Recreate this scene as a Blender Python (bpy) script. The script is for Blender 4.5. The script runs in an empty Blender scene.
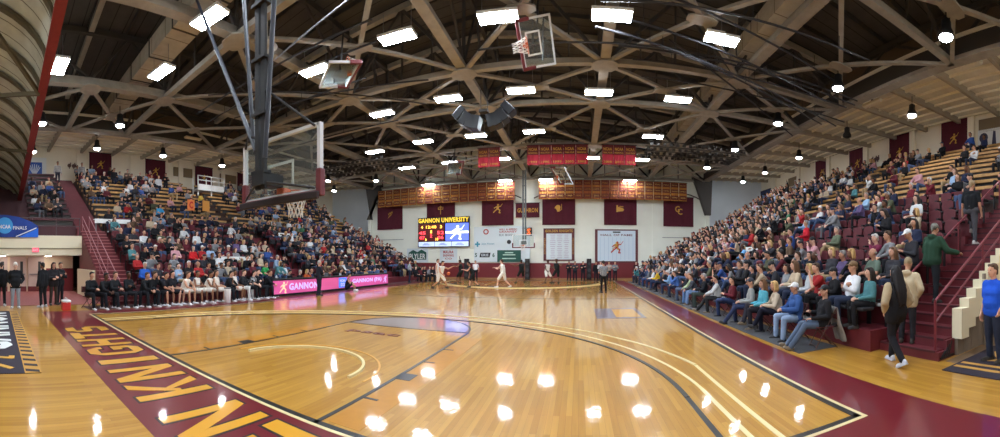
import bpy, bmesh, math, random
from mathutils import Vector as V, Matrix as M
RND = random.Random(11)
sc = bpy.context.scene
COL = sc.collection
TS = bpy.data.scenes.new('shaping')     # shapes are worked out here, away from the hall; removed at the end
def worked(o):
    with bpy.context.temp_override(scene=TS, view_layer=TS.view_layers[0]): return o.evaluated_get(bpy.context.evaluated_depsgraph_get())
PI = math.pi
FPX, PX0, PY0, CAMH = 370.4, 578.5, 259.8, 1.85      # cylinder scale, straight-ahead column, horizon row, eye height
CX = -4.58          # the court's long axis
D0 = 3.165          # near baseline
CL, CW = 28.65, 7.62
YW = 34.4           # far wall
WC = 24.7           # side walls, distance from the court's axis

def S2L(c):
    return tuple(((x/255.0)/12.92 if x/255.0 <= .04045 else ((x/255.0+.055)/1.055)**2.4) for x in c)

def at_z(px, py, z):
    a = (px-PX0)/FPX
    d = FPX*(CAMH-z)/(py-PY0)
    return V((d*math.sin(a), d*math.cos(a), z))

def at_wall(px, py, Y=YW):
    a = (px-PX0)/FPX
    X = Y*math.tan(a)
    d = math.hypot(X, Y)
    return X, CAMH+(PY0-py)/FPX*d

# ---------------------------------------------------------------- materials
MATS = {}
def mat(name, rgb, rough=.6, metal=0.0, emit=0.0, noise=0.0, nscale=8.0, coat=0.0, spec=None, bump=0.0):
    if name in MATS: return MATS[name]
    m = bpy.data.materials.new(name); m.use_nodes = True
    nt = m.node_tree; b = nt.nodes['Principled BSDF']
    c = S2L(rgb)+(1,)
    b.inputs['Base Color'].default_value = c
    b.inputs['Roughness'].default_value = rough
    b.inputs['Metallic'].default_value = metal
    if coat: b.inputs['Coat Weight'].default_value = coat; b.inputs['Coat Roughness'].default_value = .06
    if spec is not None: b.inputs['Specular IOR Level'].default_value = spec
    if emit:
        b.inputs['Emission Color'].default_value = c
        b.inputs['Emission Strength'].default_value = emit
    if noise or bump:
        tc = nt.nodes.new('ShaderNodeTexCoord')
        n = nt.nodes.new('ShaderNodeTexNoise'); n.inputs['Scale'].default_value = nscale; n.inputs['Detail'].default_value = 4
        nt.links.new(tc.outputs['Object'], n.inputs['Vector'])
        if noise:
            r = nt.nodes.new('ShaderNodeValToRGB')
            r.color_ramp.elements[0].position = .3; r.color_ramp.elements[1].position = .7
            r.color_ramp.elements[0].color = tuple(x*(1-noise) for x in c[:3])+(1,)
            r.color_ramp.elements[1].color = tuple(min(1, x*(1+noise)) for x in c[:3])+(1,)
            nt.links.new(n.outputs['Fac'], r.inputs['Fac']); nt.links.new(r.outputs['Color'], b.inputs['Base Color'])
        if bump:
            bp = nt.nodes.new('ShaderNodeBump'); bp.inputs['Strength'].default_value = bump; bp.inputs['Distance'].default_value = .02
            nt.links.new(n.outputs['Fac'], bp.inputs['Height']); nt.links.new(bp.outputs['Normal'], b.inputs['Normal'])
    MATS[name] = m
    return m

def mat_tint(name, rough=.85, noise=.18, nscale=14.0, spec=.3):
    """one cloth / skin / hair material whose colour is each object's own colour"""
    m = bpy.data.materials.new(name); m.use_nodes = True
    nt = m.node_tree; b = nt.nodes['Principled BSDF']
    b.inputs['Roughness'].default_value = rough
    b.inputs['Specular IOR Level'].default_value = spec
    oi = nt.nodes.new('ShaderNodeObjectInfo'); tc = nt.nodes.new('ShaderNodeTexCoord')
    n = nt.nodes.new('ShaderNodeTexNoise'); n.inputs['Scale'].default_value = nscale; n.inputs['Detail'].default_value = 3
    mp = nt.nodes.new('ShaderNodeMapRange'); mp.inputs['To Min'].default_value = 1-noise; mp.inputs['To Max'].default_value = 1+noise
    mx = nt.nodes.new('ShaderNodeVectorMath'); mx.operation = 'SCALE'
    L = nt.links
    L.new(tc.outputs['Object'], n.inputs['Vector']); L.new(n.outputs['Fac'], mp.inputs['Value'])
    L.new(oi.outputs['Color'], mx.inputs[0]); L.new(mp.outputs['Result'], mx.inputs['Scale'])
    L.new(mx.outputs['Vector'], b.inputs['Base Color'])
    return m

def mat_attr(name, rough=.85):
    m = bpy.data.materials.new(name); m.use_nodes = True
    nt = m.node_tree; b = nt.nodes['Principled BSDF']; b.inputs['Roughness'].default_value = rough
    b.inputs['Specular IOR Level'].default_value = .3
    a = nt.nodes.new('ShaderNodeAttribute'); a.attribute_name = 'cloth_colour'
    nt.links.new(a.outputs['Color'], b.inputs['Base Color'])
    return m

def mat_wood_floor():
    m = bpy.data.materials.new('maple_floor'); m.use_nodes = True
    nt = m.node_tree; b = nt.nodes['Principled BSDF']; N = nt.nodes.new; L = nt.links.new
    tc = N('ShaderNodeTexCoord'); mp = N('ShaderNodeMapping'); mp.inputs['Rotation'].default_value = (0, 0, PI/2)
    L(tc.outputs['Object'], mp.inputs['Vector'])
    br = N('ShaderNodeTexBrick')
    br.offset = .37; br.offset_frequency = 2; br.squash = 1
    br.inputs['Scale'].default_value = 1; br.inputs['Brick Width'].default_value = 1.3; br.inputs['Row Height'].default_value = .075
    br.inputs['Mortar Size'].default_value = .0016; br.inputs['Mortar Smooth'].default_value = .6; br.inputs['Bias'].default_value = 0
    br.inputs['Color1'].default_value = S2L((198, 148, 60))+(1,)
    br.inputs['Color2'].default_value = S2L((177, 125, 43))+(1,)
    br.inputs['Mortar'].default_value = S2L((150, 100, 45))+(1,)
    L(mp.outputs['Vector'], br.inputs['Vector'])
    mp2 = N('ShaderNodeMapping'); mp2.inputs['Scale'].default_value = (14, .7, 1); L(tc.outputs['Object'], mp2.inputs['Vector'])
    n = N('ShaderNodeTexNoise'); n.inputs['Scale'].default_value = 1.6; n.inputs['Detail'].default_value = 6; L(mp2.outputs['Vector'], n.inputs['Vector'])
    mr = N('ShaderNodeMapRange'); mr.inputs['To Min'].default_value = .80; mr.inputs['To Max'].default_value = 1.16; L(n.outputs['Fac'], mr.inputs['Value'])
    sc_ = N('ShaderNodeVectorMath'); sc_.operation = 'SCALE'; L(br.outputs['Color'], sc_.inputs[0]); L(mr.outputs['Result'], sc_.inputs['Scale'])
    L(sc_.outputs['Vector'], b.inputs['Base Color'])
    b.inputs['Roughness'].default_value = .35; b.inputs['Specular IOR Level'].default_value = .2
    b.inputs['Coat Weight'].default_value = .9; b.inputs['Coat Roughness'].default_value = .05; b.inputs['Coat IOR'].default_value = 1.5
    mp3 = N('ShaderNodeMapping'); mp3.inputs['Scale'].default_value = (9, 4, 1); L(tc.outputs['Object'], mp3.inputs['Vector'])
    n2 = N('ShaderNodeTexNoise'); n2.inputs['Scale'].default_value = 2.2; n2.inputs['Detail'].default_value = 2; L(mp3.outputs['Vector'], n2.inputs['Vector'])
    bp = N('ShaderNodeBump'); bp.inputs['Strength'].default_value = .09; bp.inputs['Distance'].default_value = .01; L(n2.outputs['Fac'], bp.inputs['Height'])
    L(bp.outputs['Normal'], b.inputs['Coat Normal'])
    return m

def mat_stripes(name, c1, c2, axis, width, rough=.8, gap=.12):
    """long boards / deck ribs running square to AXIS"""
    m = bpy.data.materials.new(name); m.use_nodes = True
    nt = m.node_tree; b = nt.nodes['Principled BSDF']; N = nt.nodes.new; L = nt.links.new
    b.inputs['Roughness'].default_value = rough
    tc = N('ShaderNodeTexCoord'); sp = N('ShaderNodeSeparateXYZ'); L(tc.outputs['Object'], sp.inputs[0])
    d = N('ShaderNodeMath'); d.operation = 'DIVIDE'; d.inputs[1].default_value = width; L(sp.outputs[axis], d.inputs[0])
    f = N('ShaderNodeMath'); f.operation = 'FRACT'; L(d.outputs[0], f.inputs[0])
    g = N('ShaderNodeMath'); g.operation = 'LESS_THAN'; g.inputs[1].default_value = gap; L(f.outputs[0], g.inputs[0])
    n = N('ShaderNodeTexNoise'); n.inputs['Scale'].default_value = 2.2; n.inputs['Detail'].default_value = 4; L(tc.outputs['Object'], n.inputs['Vector'])
    mr = N('ShaderNodeMapRange'); mr.inputs['To Min'].default_value = .7; mr.inputs['To Max'].default_value = 1.25; L(n.outputs['Fac'], mr.inputs['Value'])
    mx = N('ShaderNodeMix'); mx.data_type = 'RGBA'
    mx.inputs[6].default_value = S2L(c1)+(1,); mx.inputs[7].default_value = S2L(c2)+(1,); L(g.outputs[0], mx.inputs[0])
    sc_ = N('ShaderNodeVectorMath'); sc_.operation = 'SCALE'; L(mx.outputs[2], sc_.inputs[0]); L(mr.outputs['Result'], sc_.inputs['Scale'])
    L(sc_.outputs['Vector'], b.inputs['Base Color'])
    return m

def mat_glass():
    m = bpy.data.materials.new('backboard_glass'); m.use_nodes = True
    nt = m.node_tree; nt.nodes.clear(); N = nt.nodes.new; L = nt.links.new
    o = N('ShaderNodeOutputMaterial'); t = N('ShaderNodeBsdfTransparent'); g = N('ShaderNodeBsdfGlossy'); mx = N('ShaderNodeMixShader')
    t.inputs['Color'].default_value = (.92, .95, .94, 1); g.inputs['Roughness'].default_value = .03
    fr = N('ShaderNodeLayerWeight'); fr.inputs['Blend'].default_value = .12
    L(fr.outputs['Fresnel'], mx.inputs[0]); L(t.outputs[0], mx.inputs[1]); L(g.outputs[0], mx.inputs[2]); df = N('ShaderNodeBsdfDiffuse'); df.inputs['Color'].default_value = (.62, .68, .68, 1); m2 = N('ShaderNodeMixShader'); m2.inputs[0].default_value = .07  # pale diffuse mix paints a lit, milky haze into the glass
    L(mx.outputs[0], m2.inputs[1]); L(df.outputs[0], m2.inputs[2]); L(m2.outputs[0], o.inputs['Surface'])
    return m

# ---------------------------------------------------------------- mesh builder
def frame_of(p, q, up=V((0, 0, 1))):
    d = (q-p).normalized()
    if abs(d.dot(up)) > .995: up = V((1, 0, 0)) if abs(d.x) < .9 else V((0, 1, 0))
    s = d.cross(up).normalized(); u = s.cross(d).normalized()
    return d, s, u

class MB:
    def __init__(self): self.v = []; self.f = []; self.col = []
    def add(self, vs, fs, col=None):
        b = len(self.v); self.v += [tuple(x) for x in vs]; self.f += [tuple(i+b for i in f) for f in fs]
        if col is not None: self.col += [col]*len(vs)
        return self
    def box(self, c, s, m=None):
        x, y, z = (k/2 for k in s); c = V(c)
        vs = [V((a*x, b*y, d*z)) for a in (-1, 1) for b in (-1, 1) for d in (-1, 1)]
        vs = [c+(m @ q if m else q) for q in vs]
        return self.add(vs, [(0, 1, 3, 2), (4, 6, 7, 5), (0, 4, 5, 1), (2, 3, 7, 6), (0, 2, 6, 4), (1, 5, 7, 3)])
    def bx(self, x0, x1, y0, y1, z0, z1):
        return self.box(((x0+x1)/2, (y0+y1)/2, (z0+z1)/2), (abs(x1-x0), abs(y1-y0), abs(z1-z0)))
    def beam(self, p, q, w, h, up=V((0, 0, 1))):
        p, q = V(p), V(q); d, s, u = frame_of(p, q, up)
        vs = [o+s*(a*w/2)+u*(b*h/2) for o in (p, q) for a, b in ((-1, -1), (1, -1), (1, 1), (-1, 1))]
        return self.add(vs, [(3, 2, 1, 0), (4, 5, 6, 7), (0, 1, 5, 4), (1, 2, 6, 5), (2, 3, 7, 6), (3, 0, 4, 7)])
    def tube(self, p, q, r1, r2=None, n=8, caps=True):
        p, q = V(p), V(q); r2 = r1 if r2 is None else r2; d, s, u = frame_of(p, q)
        vs = []
        for o, r in ((p, r1), (q, r2)):
            vs += [o+(s*math.cos(2*PI*i/n)+u*math.sin(2*PI*i/n))*r for i in range(n)]
        fs = [(i, (i+1) % n, n+(i+1) % n, n+i) for i in range(n)]
        if caps: fs += [tuple(range(n))[::-1], tuple(range(n, 2*n))]
        return self.add(vs, fs)
    def path(self, pts, r, n=6):
        pts = [V(p) for p in pts]
        for a, b in zip(pts, pts[1:]): self.tube(a, b, r, r, n)
        return self
    def caps(self, p, r1, q, r2, n=8, k=3):
        """a tapered capsule"""
        p, q = V(p), V(q)
        if (q-p).length < 1e-5: q = p+V((0, 0, 1e-4))
        d, s, u = frame_of(p, q); vs = []; rings = []
        for o, r, sg in ((p, r1, -1), (q, r2, 1)):
            ks = range(k, -1, -1) if sg < 0 else range(0, k+1)
            for j in ks:
                a = j*PI/2/(k+.35); rr = r*math.cos(a); off = d*(sg*r*math.sin(a))
                rings.append(len(vs)); vs += [o+off+(s*math.cos(2*PI*i/n)+u*math.sin(2*PI*i/n))*rr for i in range(n)]
        fs = []
        for a, b in zip(rings, rings[1:]): fs += [(a+i, a+(i+1) % n, b+(i+1) % n, b+i) for i in range(n)]
        fs += [tuple(range(n))[::-1], tuple(range(rings[-1], rings[-1]+n))]
        return self.add(vs, fs)
    def ell(self, c, r, m=None, n=12, k=8):
        c = V(c); vs = []; fs = []
        for j in range(1, k):
            a = PI*j/k
            for i in range(n):
                q = V((r[0]*math.sin(a)*math.cos(2*PI*i/n), r[1]*math.sin(a)*math.sin(2*PI*i/n), r[2]*math.cos(a)))
                vs.append(c+(m @ q if m else q))
        for j in range(k-2): fs += [(j*n+i, (j+1)*n+i, (j+1)*n+(i+1) % n, j*n+(i+1) % n) for i in range(n)]
        t = len(vs); q = V((0, 0, r[2])); vs += [c+(m @ q if m else q), c-(m @ q if m else q)]
        fs += [(t, i, (i+1) % n) for i in range(n)] + [(t+1, (k-2)*n+(i+1) % n, (k-2)*n+i) for i in range(n)]
        return self.add(vs, fs)
    def lathe(self, prof, c=(0, 0, 0), n=16):
        c = V(c); vs = []
        for r, z in prof: vs += [c+V((r*math.cos(2*PI*i/n), r*math.sin(2*PI*i/n), z)) for i in range(n)]
        fs = []
        for j in range(len(prof)-1): fs += [(j*n+i, j*n+(i+1) % n, (j+1)*n+(i+1) % n, (j+1)*n+i) for i in range(n)]
        fs += [tuple(range(n))[::-1], tuple(range((len(prof)-1)*n, len(prof)*n))]
        return self.add(vs, fs)
    def prism(self, pts, h, m=None):
        """outline PTS in xy raised by H along z, then moved by matrix M"""
        self.np = getattr(self, 'np', 0)+1; h = h+math.copysign(.00012*self.np, h)      # no two faces lie in one plane
        n = len(pts); vs = [V((x, y, 0)) for x, y in pts]+[V((x, y, h)) for x, y in pts]
        if m is not None: vs = [m @ q for q in vs]
        ar = sum(pts[i][0]*pts[(i+1) % n][1]-pts[(i+1) % n][0]*pts[i][1] for i in range(n))
        bot, top = tuple(range(n)), tuple(range(n, 2*n))
        fs = [bot[::-1], top]+[(i, (i+1) % n, n+(i+1) % n, n+i) for i in range(n)]
        if ar < 0: fs = [f[::-1] for f in fs]
        return self.add(vs, fs)
    def stroke(self, pts, w, h, m=None):
        """flat polyline bar in xy of width W"""
        for (x0, y0), (x1, y1) in zip(pts, pts[1:]):
            L_ = math.hypot(x1-x0, y1-y0) or 1e-6; nx, ny = -(y1-y0)/L_*w/2, (x1-x0)/L_*w/2
            ex, ey = (x1-x0)/L_*w*.25, (y1-y0)/L_*w*.25
            self.prism([(x0+nx-ex, y0+ny-ey), (x0-nx-ex, y0-ny-ey), (x1-nx+ex, y1-ny+ey), (x1+nx+ex, y1+ny+ey)], h, m)
        return self
    def disc(self, c, r, h, m=None, n=20):
        return self.prism([(c[0]+r*math.cos(2*PI*i/n), c[1]+r*math.sin(2*PI*i/n)) for i in range(n)], h, m)
    def mesh(self, name):
        me = bpy.data.meshes.new(name); me.from_pydata(self.v, [], self.f); me.update()
        return me
    def build(self, name, m=None, parent=None, smooth=False, loc=None, bevel=0):
        me = self.mesh(name)
        if smooth:
            for p in me.polygons: p.use_smooth = True
        if m: me.materials.append(m)
        return link(me, name, parent, loc, bevel)

def link(me, name, parent=None, loc=None, bevel=0):
    o = bpy.data.objects.new(name, me); COL.objects.link(o)
    if parent: o.parent = parent
    if loc is not None: o.location = loc
    if bevel:
        b = o.modifiers.new('bevel', 'BEVEL'); b.width = bevel; b.segments = 2; b.limit_method = 'ANGLE'
    return o

def thing(name, label, cat, loc=(0, 0, 0), rz=0, group=None):
    o = bpy.data.objects.new(name, None); COL.objects.link(o); o.location = loc; o.rotation_euler = (0, 0, rz)
    o.empty_display_size = .2
    return tag(o, label, cat, group)
def tag(o, label=None, cat=None, group=None, kind=None):
    if label: o['label'] = label
    if cat: o['category'] = cat
    if group: o['group'] = group
    if kind: o['kind'] = kind
    return o
def struct(o): o['kind'] = 'structure'; return o
KIDS = {}
def copy_tree(o, loc=None, rz=None, parent=None):
    c = o.copy(); COL.objects.link(c)
    if parent: c.parent = parent
    if loc is not None: c.location = loc
    if rz is not None: c.rotation_euler = (0, 0, rz)
    for ch in o.children: copy_tree(ch, parent=c)
    return c

TXT = {}
def text_raw(s, bold=0.0):
    """outline of the words S as (verts, faces) in xy, height of capitals about 0.7"""
    k = (s, bold)
    if k not in TXT:
        cu = bpy.data.curves.new('t', 'FONT'); cu.body = s; cu.size = 1; cu.extrude = .02; cu.offset = bold; cu.resolution_u = 2
        cu.space_character = 1.0+bold*3
        o = bpy.data.objects.new('t', cu); TS.collection.objects.link(o)
        me = bpy.data.meshes.new_from_object(worked(o))
        TXT[k] = ([v.co.copy() for v in me.vertices], [tuple(p.vertices) for p in me.polygons])
        bpy.data.objects.remove(o); bpy.data.curves.remove(cu); bpy.data.meshes.remove(me)
    return TXT[k]
def add_text(mb, s, m, w, h, depth=.01, bold=.02):
    """the words S stretched to W by H about the origin of matrix M (x right, y up, z out)"""
    vs, fs = text_raw(s, bold)
    x0, x1 = min(v.x for v in vs), max(v.x for v in vs); y0, y1 = min(v.y for v in vs), max(v.y for v in vs)
    out = [m @ V(((v.x-(x0+x1)/2)*w/max(x1-x0, 1e-6), (v.y-(y0+y1)/2)*h/max(y1-y0, 1e-6), (v.z+.02)/.04*depth)) for v in vs]
    mb.add(out, fs); return mb
def plane_far(x, y, z): return M(((1, 0, 0, x), (0, 0, -1, y), (0, 1, 0, z), (0, 0, 0, 1)))         # on the far wall, facing the near end
def plane_left(x, y, z): return M(((0, 0, 1, x), (1, 0, 0, y), (0, 1, 0, z), (0, 0, 0, 1)))         # on the left wall, facing +x
def plane_right(x, y, z): return M(((0, 0, -1, x), (-1, 0, 0, y), (0, 1, 0, z), (0, 0, 0, 1)))      # on the right wall, facing -x
ORD = 'zeroth first second third fourth fifth sixth seventh eighth ninth tenth eleventh twelfth thirteenth fourteenth fifteenth sixteenth seventeenth eighteenth nineteenth'.split()
TENS = 'x x twenty thirty forty fifty sixty seventy'.split(); TENTH = 'x x twentieth thirtieth fortieth fiftieth sixtieth seventieth'.split()
def nth(i):
    if i < 20: return ORD[i]
    return TENTH[i//10] if i % 10 == 0 else TENS[i//10]+'-'+ORD[i % 10]
EXPO = 1.15
PANEL_E = 45
PEND_E = 85
N_HERO = 85
# ---------------------------------------------------------------- camera (a swept phone panorama: a cylinder)
cd = bpy.data.cameras.new('camera'); cam = bpy.data.objects.new('camera', cd); COL.objects.link(cam)
cam.location = (0, 0, CAMH); cam.rotation_euler = (PI/2, 0, 0); sc.camera = cam
cd.type = 'PANO'; cd.panorama_type = 'CENTRAL_CYLINDRICAL'
cd.central_cylindrical_range_u_min = (0-PX0)/FPX; cd.central_cylindrical_range_u_max = (1000-PX0)/FPX
cd.central_cylindrical_range_v_min = (PY0-437)/FPX; cd.central_cylindrical_range_v_max = PY0/FPX
cd.central_cylindrical_radius = 1; cd.clip_end = 200
sc.view_settings.view_transform = 'Standard'; sc.view_settings.look = 'None'; sc.view_settings.gamma = 1; sc.view_settings.use_curve_mapping = False
sc.view_settings.exposure = EXPO
w = bpy.data.worlds.new('world'); sc.world = w; w.use_nodes = True
w.node_tree.nodes['Background'].inputs[0].default_value = (.5, .55, .6, 1); w.node_tree.nodes['Background'].inputs[1].default_value = .05

# ---------------------------------------------------------------- materials
WOOD = mat_wood_floor()
MAROON_PAINT = mat('maroon_floor_paint', (112, 26, 36), .3, coat=.7, spec=.35)
MAROON = mat('maroon_paint', (104, 34, 42), .55, noise=.12, nscale=3)
MAROON_DK = mat('dark_maroon', (70, 26, 34), .6)
MAROON_CLOTH = mat('maroon_banner_cloth', (82, 20, 38), .9, noise=.1, nscale=5)
MAROON_PAD = mat('maroon_wall_pad', (112, 30, 38), .5)
GOLD = mat('gold', (204, 154, 52), .5)
GOLD_PAINT = mat('gold_floor_paint', (222, 160, 38), .3, coat=.7)
BLACK_PAINT = mat('black_floor_paint', (14, 12, 13), .4, coat=.3)
CREAM_PAINT = mat('cream_floor_paint', (232, 214, 160), .35, coat=.5)
BLACK = mat('black', (20, 20, 22), .55)
RUBBER = mat('black_rubber_mat', (66, 66, 70), .9)
WHITE = mat('white', (232, 234, 232), .5)
CREAM_WALL = mat('cream_wall', (240, 232, 212), .85, noise=.05, nscale=.7)
WALL_FAR = mat('pale_green_cream_wall', (238, 242, 230), .85, noise=.04, nscale=.6)
WALL_ALC = mat('blue_grey_wall', (222, 230, 236), .85, noise=.04, nscale=.6)
CONCRETE = mat('concrete', (128, 114, 100), .9, noise=.12, nscale=4)
STEEL_TAN = mat('tan_painted_steel', (152, 147, 136), .7, noise=.12, nscale=3)
STEEL_DK = mat('dark_painted_steel', (62, 59, 56), .7)
PIPE_DK = mat('dark_pipe', (40, 40, 44), .5)
DECK = mat_stripes('roof_deck', (74, 72, 70), (36, 35, 34), 1, .62, gap=.07)
SIDE_DECK = mat('cream_side_ceiling', (232, 228, 214), .85, noise=.06, nscale=2)
BENCH = mat('bench_wood', (198, 152, 92), .55, noise=.18, nscale=4)
TERRACE = mat('terrace_brown', (74, 56, 50), .8, noise=.15, nscale=3)
GREY_METAL = mat('grey_metal', (130, 132, 136), .4, metal=.6)
LIT = mat('lamp_diffuser', (232, 243, 255), .5, emit=PANEL_E)
LITP = mat('pendant_lens', (244, 248, 255), .5, emit=PEND_E)

# ---------------------------------------------------------------- floor and court paint
XL, XR = CX-WC, CX+WC
struct(MB().bx(XL-1, XR+1, -7, 40, -.3, 0).build('floor', WOOD))
z1, z2, z3 = .003, .005, .007
def strip(mb, x0, x1, y0, y1, z): return mb.bx(x0, x1, y0, y1, 0, z)
xs0, xs1 = CX-CW, CX+CW; ye = D0+CL
mb = MB(); strip(mb, xs0-.9, xs1+.9, 1.6, D0, z1); strip(mb, xs0-.9, xs1+.9, ye, ye+1.2, z1); strip(mb, xs1, xs1+.9, D0, ye, z1); strip(mb, xs0-.9, xs0, D0, ye, z1)
struct(mb.build('floor_border_paint', MAROON_PAINT))
def ring(mb, cx, cy, r, w, a0, a1, z, n=72):
    for i in range(n):
        a, b = a0+(a1-a0)*i/n, a0+(a1-a0)*(i+1)/n
        p = [(cx+rr*math.cos(t), cy+rr*math.sin(t)) for rr, t in ((r-w/2, a), (r+w/2, a), (r+w/2, b), (r-w/2, b))]
        mb.prism(p, z)
    return mb
mb = MB()     # black outline, lanes
o_ = .09
for x0, x1, y0, y1 in ((xs0, xs1, D0, D0+o_), (xs0, xs1, ye-o_, ye), (xs0, xs0+o_, D0, ye), (xs1-o_, xs1, D0, ye)): strip(mb, x0, x1, y0, y1, z2)
for yb, sg in ((D0, 1), (ye, -1)):
    for s in (-1, 1):
        strip(mb, CX+s*1.83-.03, CX+s*1.83+.03, yb, yb+sg*5.79, z2)
        for k, (dy, wd) in enumerate(((.98, .05), (1.9, .32), (2.95, .05), (3.95, .05))):
            x = CX+s*1.83; strip(mb, x, x+s*(.24 if k != 1 else .26), yb+sg*dy, yb+sg*(dy+wd), z2)
    strip(mb, CX-1.83, CX+1.83, yb+sg*5.76, yb+sg*5.82, z2)
    ring(mb, CX, yb+sg*5.79, 1.8, .05, 0 if sg > 0 else PI, PI if sg > 0 else 2*PI, z2, 36)
    r = 6.02; ring(mb, CX, yb+sg*1.6, r, .07, 0 if sg > 0 else PI, PI if sg > 0 else 2*PI, z2)
    for s in (-1, 1): strip(mb, CX+s*r-.035, CX+s*r+.035, yb, yb+sg*1.6, z2)
strip(mb, xs0, xs1, D0+CL/2-.03, D0+CL/2+.03, z2); pass
struct(mb.build('floor_black_lines', BLACK_PAINT))
mb = MB()     # cream three-point arcs and outer hairline
for yb, sg in ((D0, 1), (ye, -1)):
    for r, lim in ((6.32, 6.315), (6.75, 6.6)):
        a = math.acos(lim/r); a0, a1 = (a, PI-a) if sg > 0 else (PI+a, 2*PI-a)
        ring(mb, CX, yb+sg*1.6, r, .055, a0, a1, z3)
        for s in (-1, 1): strip(mb, CX+s*lim-.03, CX+s*lim+.03, yb+sg*.1, yb+sg*(1.6+r*math.sin(a)), z3)
for x0, x1, y0, y1 in ((xs0-.05, xs1+.05, D0-.05, D0), (xs0-.05, xs1+.05, ye, ye+.05), (xs0-.05, xs0, D0, ye), (xs1, xs1+.05, D0, ye)): strip(mb, x0, x1, y0, y1, z3)
ring(mb, CX, D0+1.6, 1.22, .05, -.05, PI+.05, z3, 30)
struct(mb.build('floor_cream_lines', CREAM_PAINT))
struct(ring(MB(), CX, D0+1.6, 1.5, .04, -.05, PI+.05, z2, 30).build('floor_gold_arc', GOLD_PAINT))
mb = MB()     # darker stained flank bands beside the lane
TAN_PAINT = mat('honey_floor_stain', (188, 128, 34), .4, coat=.7, spec=.2, noise=.06, nscale=6)
for yb, sg in ((D0, 1), (ye, -1)):
    for s in (-1, 1): strip(mb, CX+s*1.9, CX+s*2.35, yb+sg*.15, yb+sg*5.2, .002)
struct(mb.build('floor_lane_stain', TAN_PAINT))
GREY_STAIN = mat('grey_violet_floor_paint', (140, 122, 118), .3, coat=.7)
mb = MB(); n = 40
mb.prism([(CX+1.74*math.cos(PI*i/n), D0+5.83+1.74*math.sin(PI*i/n)) for i in range(n+1)], .004)
struct(mb.build('floor_free_throw_half_circle', GREY_STAIN))
# baseline letters, read from the court
flip = M.Rotation(PI, 4, 'Z')
BLOCK = {
 'N': [[(0,0),(.24,0),(.24,1),(0,1)], [(.76,0),(1,0),(1,1),(.76,1)], [(0,1),(.27,1),(1,0),(.73,0)]],
 'K': [[(0,0),(.26,0),(.26,1),(0,1)], [(.2,.38),(.72,1),(1,1),(.36,.36)], [(.34,.6),(.55,.5),(1,0),(.7,0)]],
 'I': [[(.3,0),(.7,0),(.7,1),(.3,1)]],
 'H': [[(0,0),(.26,0),(.26,1),(0,1)], [(.74,0),(1,0),(1,1),(.74,1)], [(.2,.4),(.8,.4),(.8,.62),(.2,.62)]],
 'T': [[(.36,0),(.64,0),(.64,1),(.36,1)], [(0,.78),(1,.78),(1,1),(0,1)]],
 'L': [[(0,0),(.27,0),(.27,1),(0,1)], [(0,0),(1,0),(1,.22),(0,.22)]],
 'E': [[(0,0),(.27,0),(.27,1),(0,1)], [(0,0),(1,0),(1,.21),(0,.21)], [(0,.4),(.85,.4),(.85,.6),(0,.6)], [(0,.79),(1,.79),(1,1),(0,1)]],
 'D': [[(0,0),(.26,0),(.26,1),(0,1)], [(0,0),(.7,0),(.85,.1),(.6,.2),(0,.2)], [(0,1),(.7,1),(.85,.9),(.6,.8),(0,.8)], [(.7,0),(1,.25),(1,.75),(.7,1),(.6,.8),(.74,.68),(.74,.32),(.6,.2)]],
 'O': [[(.25,0),(.75,0),(.75,.2),(.25,.2)], [(.25,.8),(.75,.8),(.75,1),(.25,1)], [(0,.22),(.25,0),(.25,1),(0,.78)], [(.75,0),(1,.22),(1,.78),(.75,1)]],
 'G': [[(.25,0),(.75,0),(.8,.2),(.25,.2)], [(.25,.8),(.75,.8),(.75,1),(.25,1)], [(0,.22),(.25,0),(.25,1),(0,.78)], [(.75,0),(1,.2),(1,.5),(.74,.5)], [(.55,.34),(1,.34),(1,.52),(.55,.52)], [(.75,.7),(1,.7),(1,.78),(.75,1)]],
 'S': [[(.2,0),(.8,0),(1,.2),(.75,.22),(0,.22)], [(.2,.78),(1,.78),(.8,1),(.2,1)], [(0,.5),(.2,.4),(1,.4),(.8,.6),(.2,.6)], [(.76,.1),(1,.2),(1,.5),(.76,.5)], [(0,.5),(.24,.5),(.24,.9),(0,.8)]],
}
yc = 2.38; hh = 1.12
def letters(word, xstart, pitch, wdt):
    for i, ch in enumerate(word):
        if ch == ' ': continue
        x1 = xstart-i*pitch
        for ex, zz, mm, nm in ((.035, z2, BLACK_PAINT, 'floor_letter_outline'), (0, z3, GOLD_PAINT, 'floor_letter')):
            mb = MB()
            for poly in BLOCK[ch]:
                cx_ = sum(p[0] for p in poly)/len(poly); cy_ = sum(p[1] for p in poly)/len(poly)
                pts = []
                for px_, py_ in poly:
                    X = x1-px_*wdt; Y = yc+hh/2-py_*hh
                    dx, dy = (px_-cx_)*wdt, (py_-cy_)*hh
                    pts.append((X-(ex if dx > 0 else -ex), Y-(ex if dy > 0 else -ex)))
                mb.prism(pts, zz)
            struct(mb.build(nm, mm))
letters('GOLDEN', .75, .80, .66); letters('KNIGHTS', -4.45, .80, .66)
struct(add_text(MB(), 'psac', M.Translation((CX-.35, D0+4.75, 0)), 1.5, .32, .007, .03).build('floor_small_lettering', MAROON_PAINT))
mb = MB(); lx, ly = at_z(618, 313, 0).x, at_z(618, 313, 0).y
struct(mb.bx(lx-.8, lx+.8, ly-1.2, ly+1.2, 0, .004).build('floor_square_decal', mat('decal_violet', (120, 104, 112), .3, coat=.7)))
struct(MB().bx(lx-.15, lx+.65, ly-.95, ly+.95, 0, .006).build('floor_square_decal_field', GOLD_PAINT))
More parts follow.
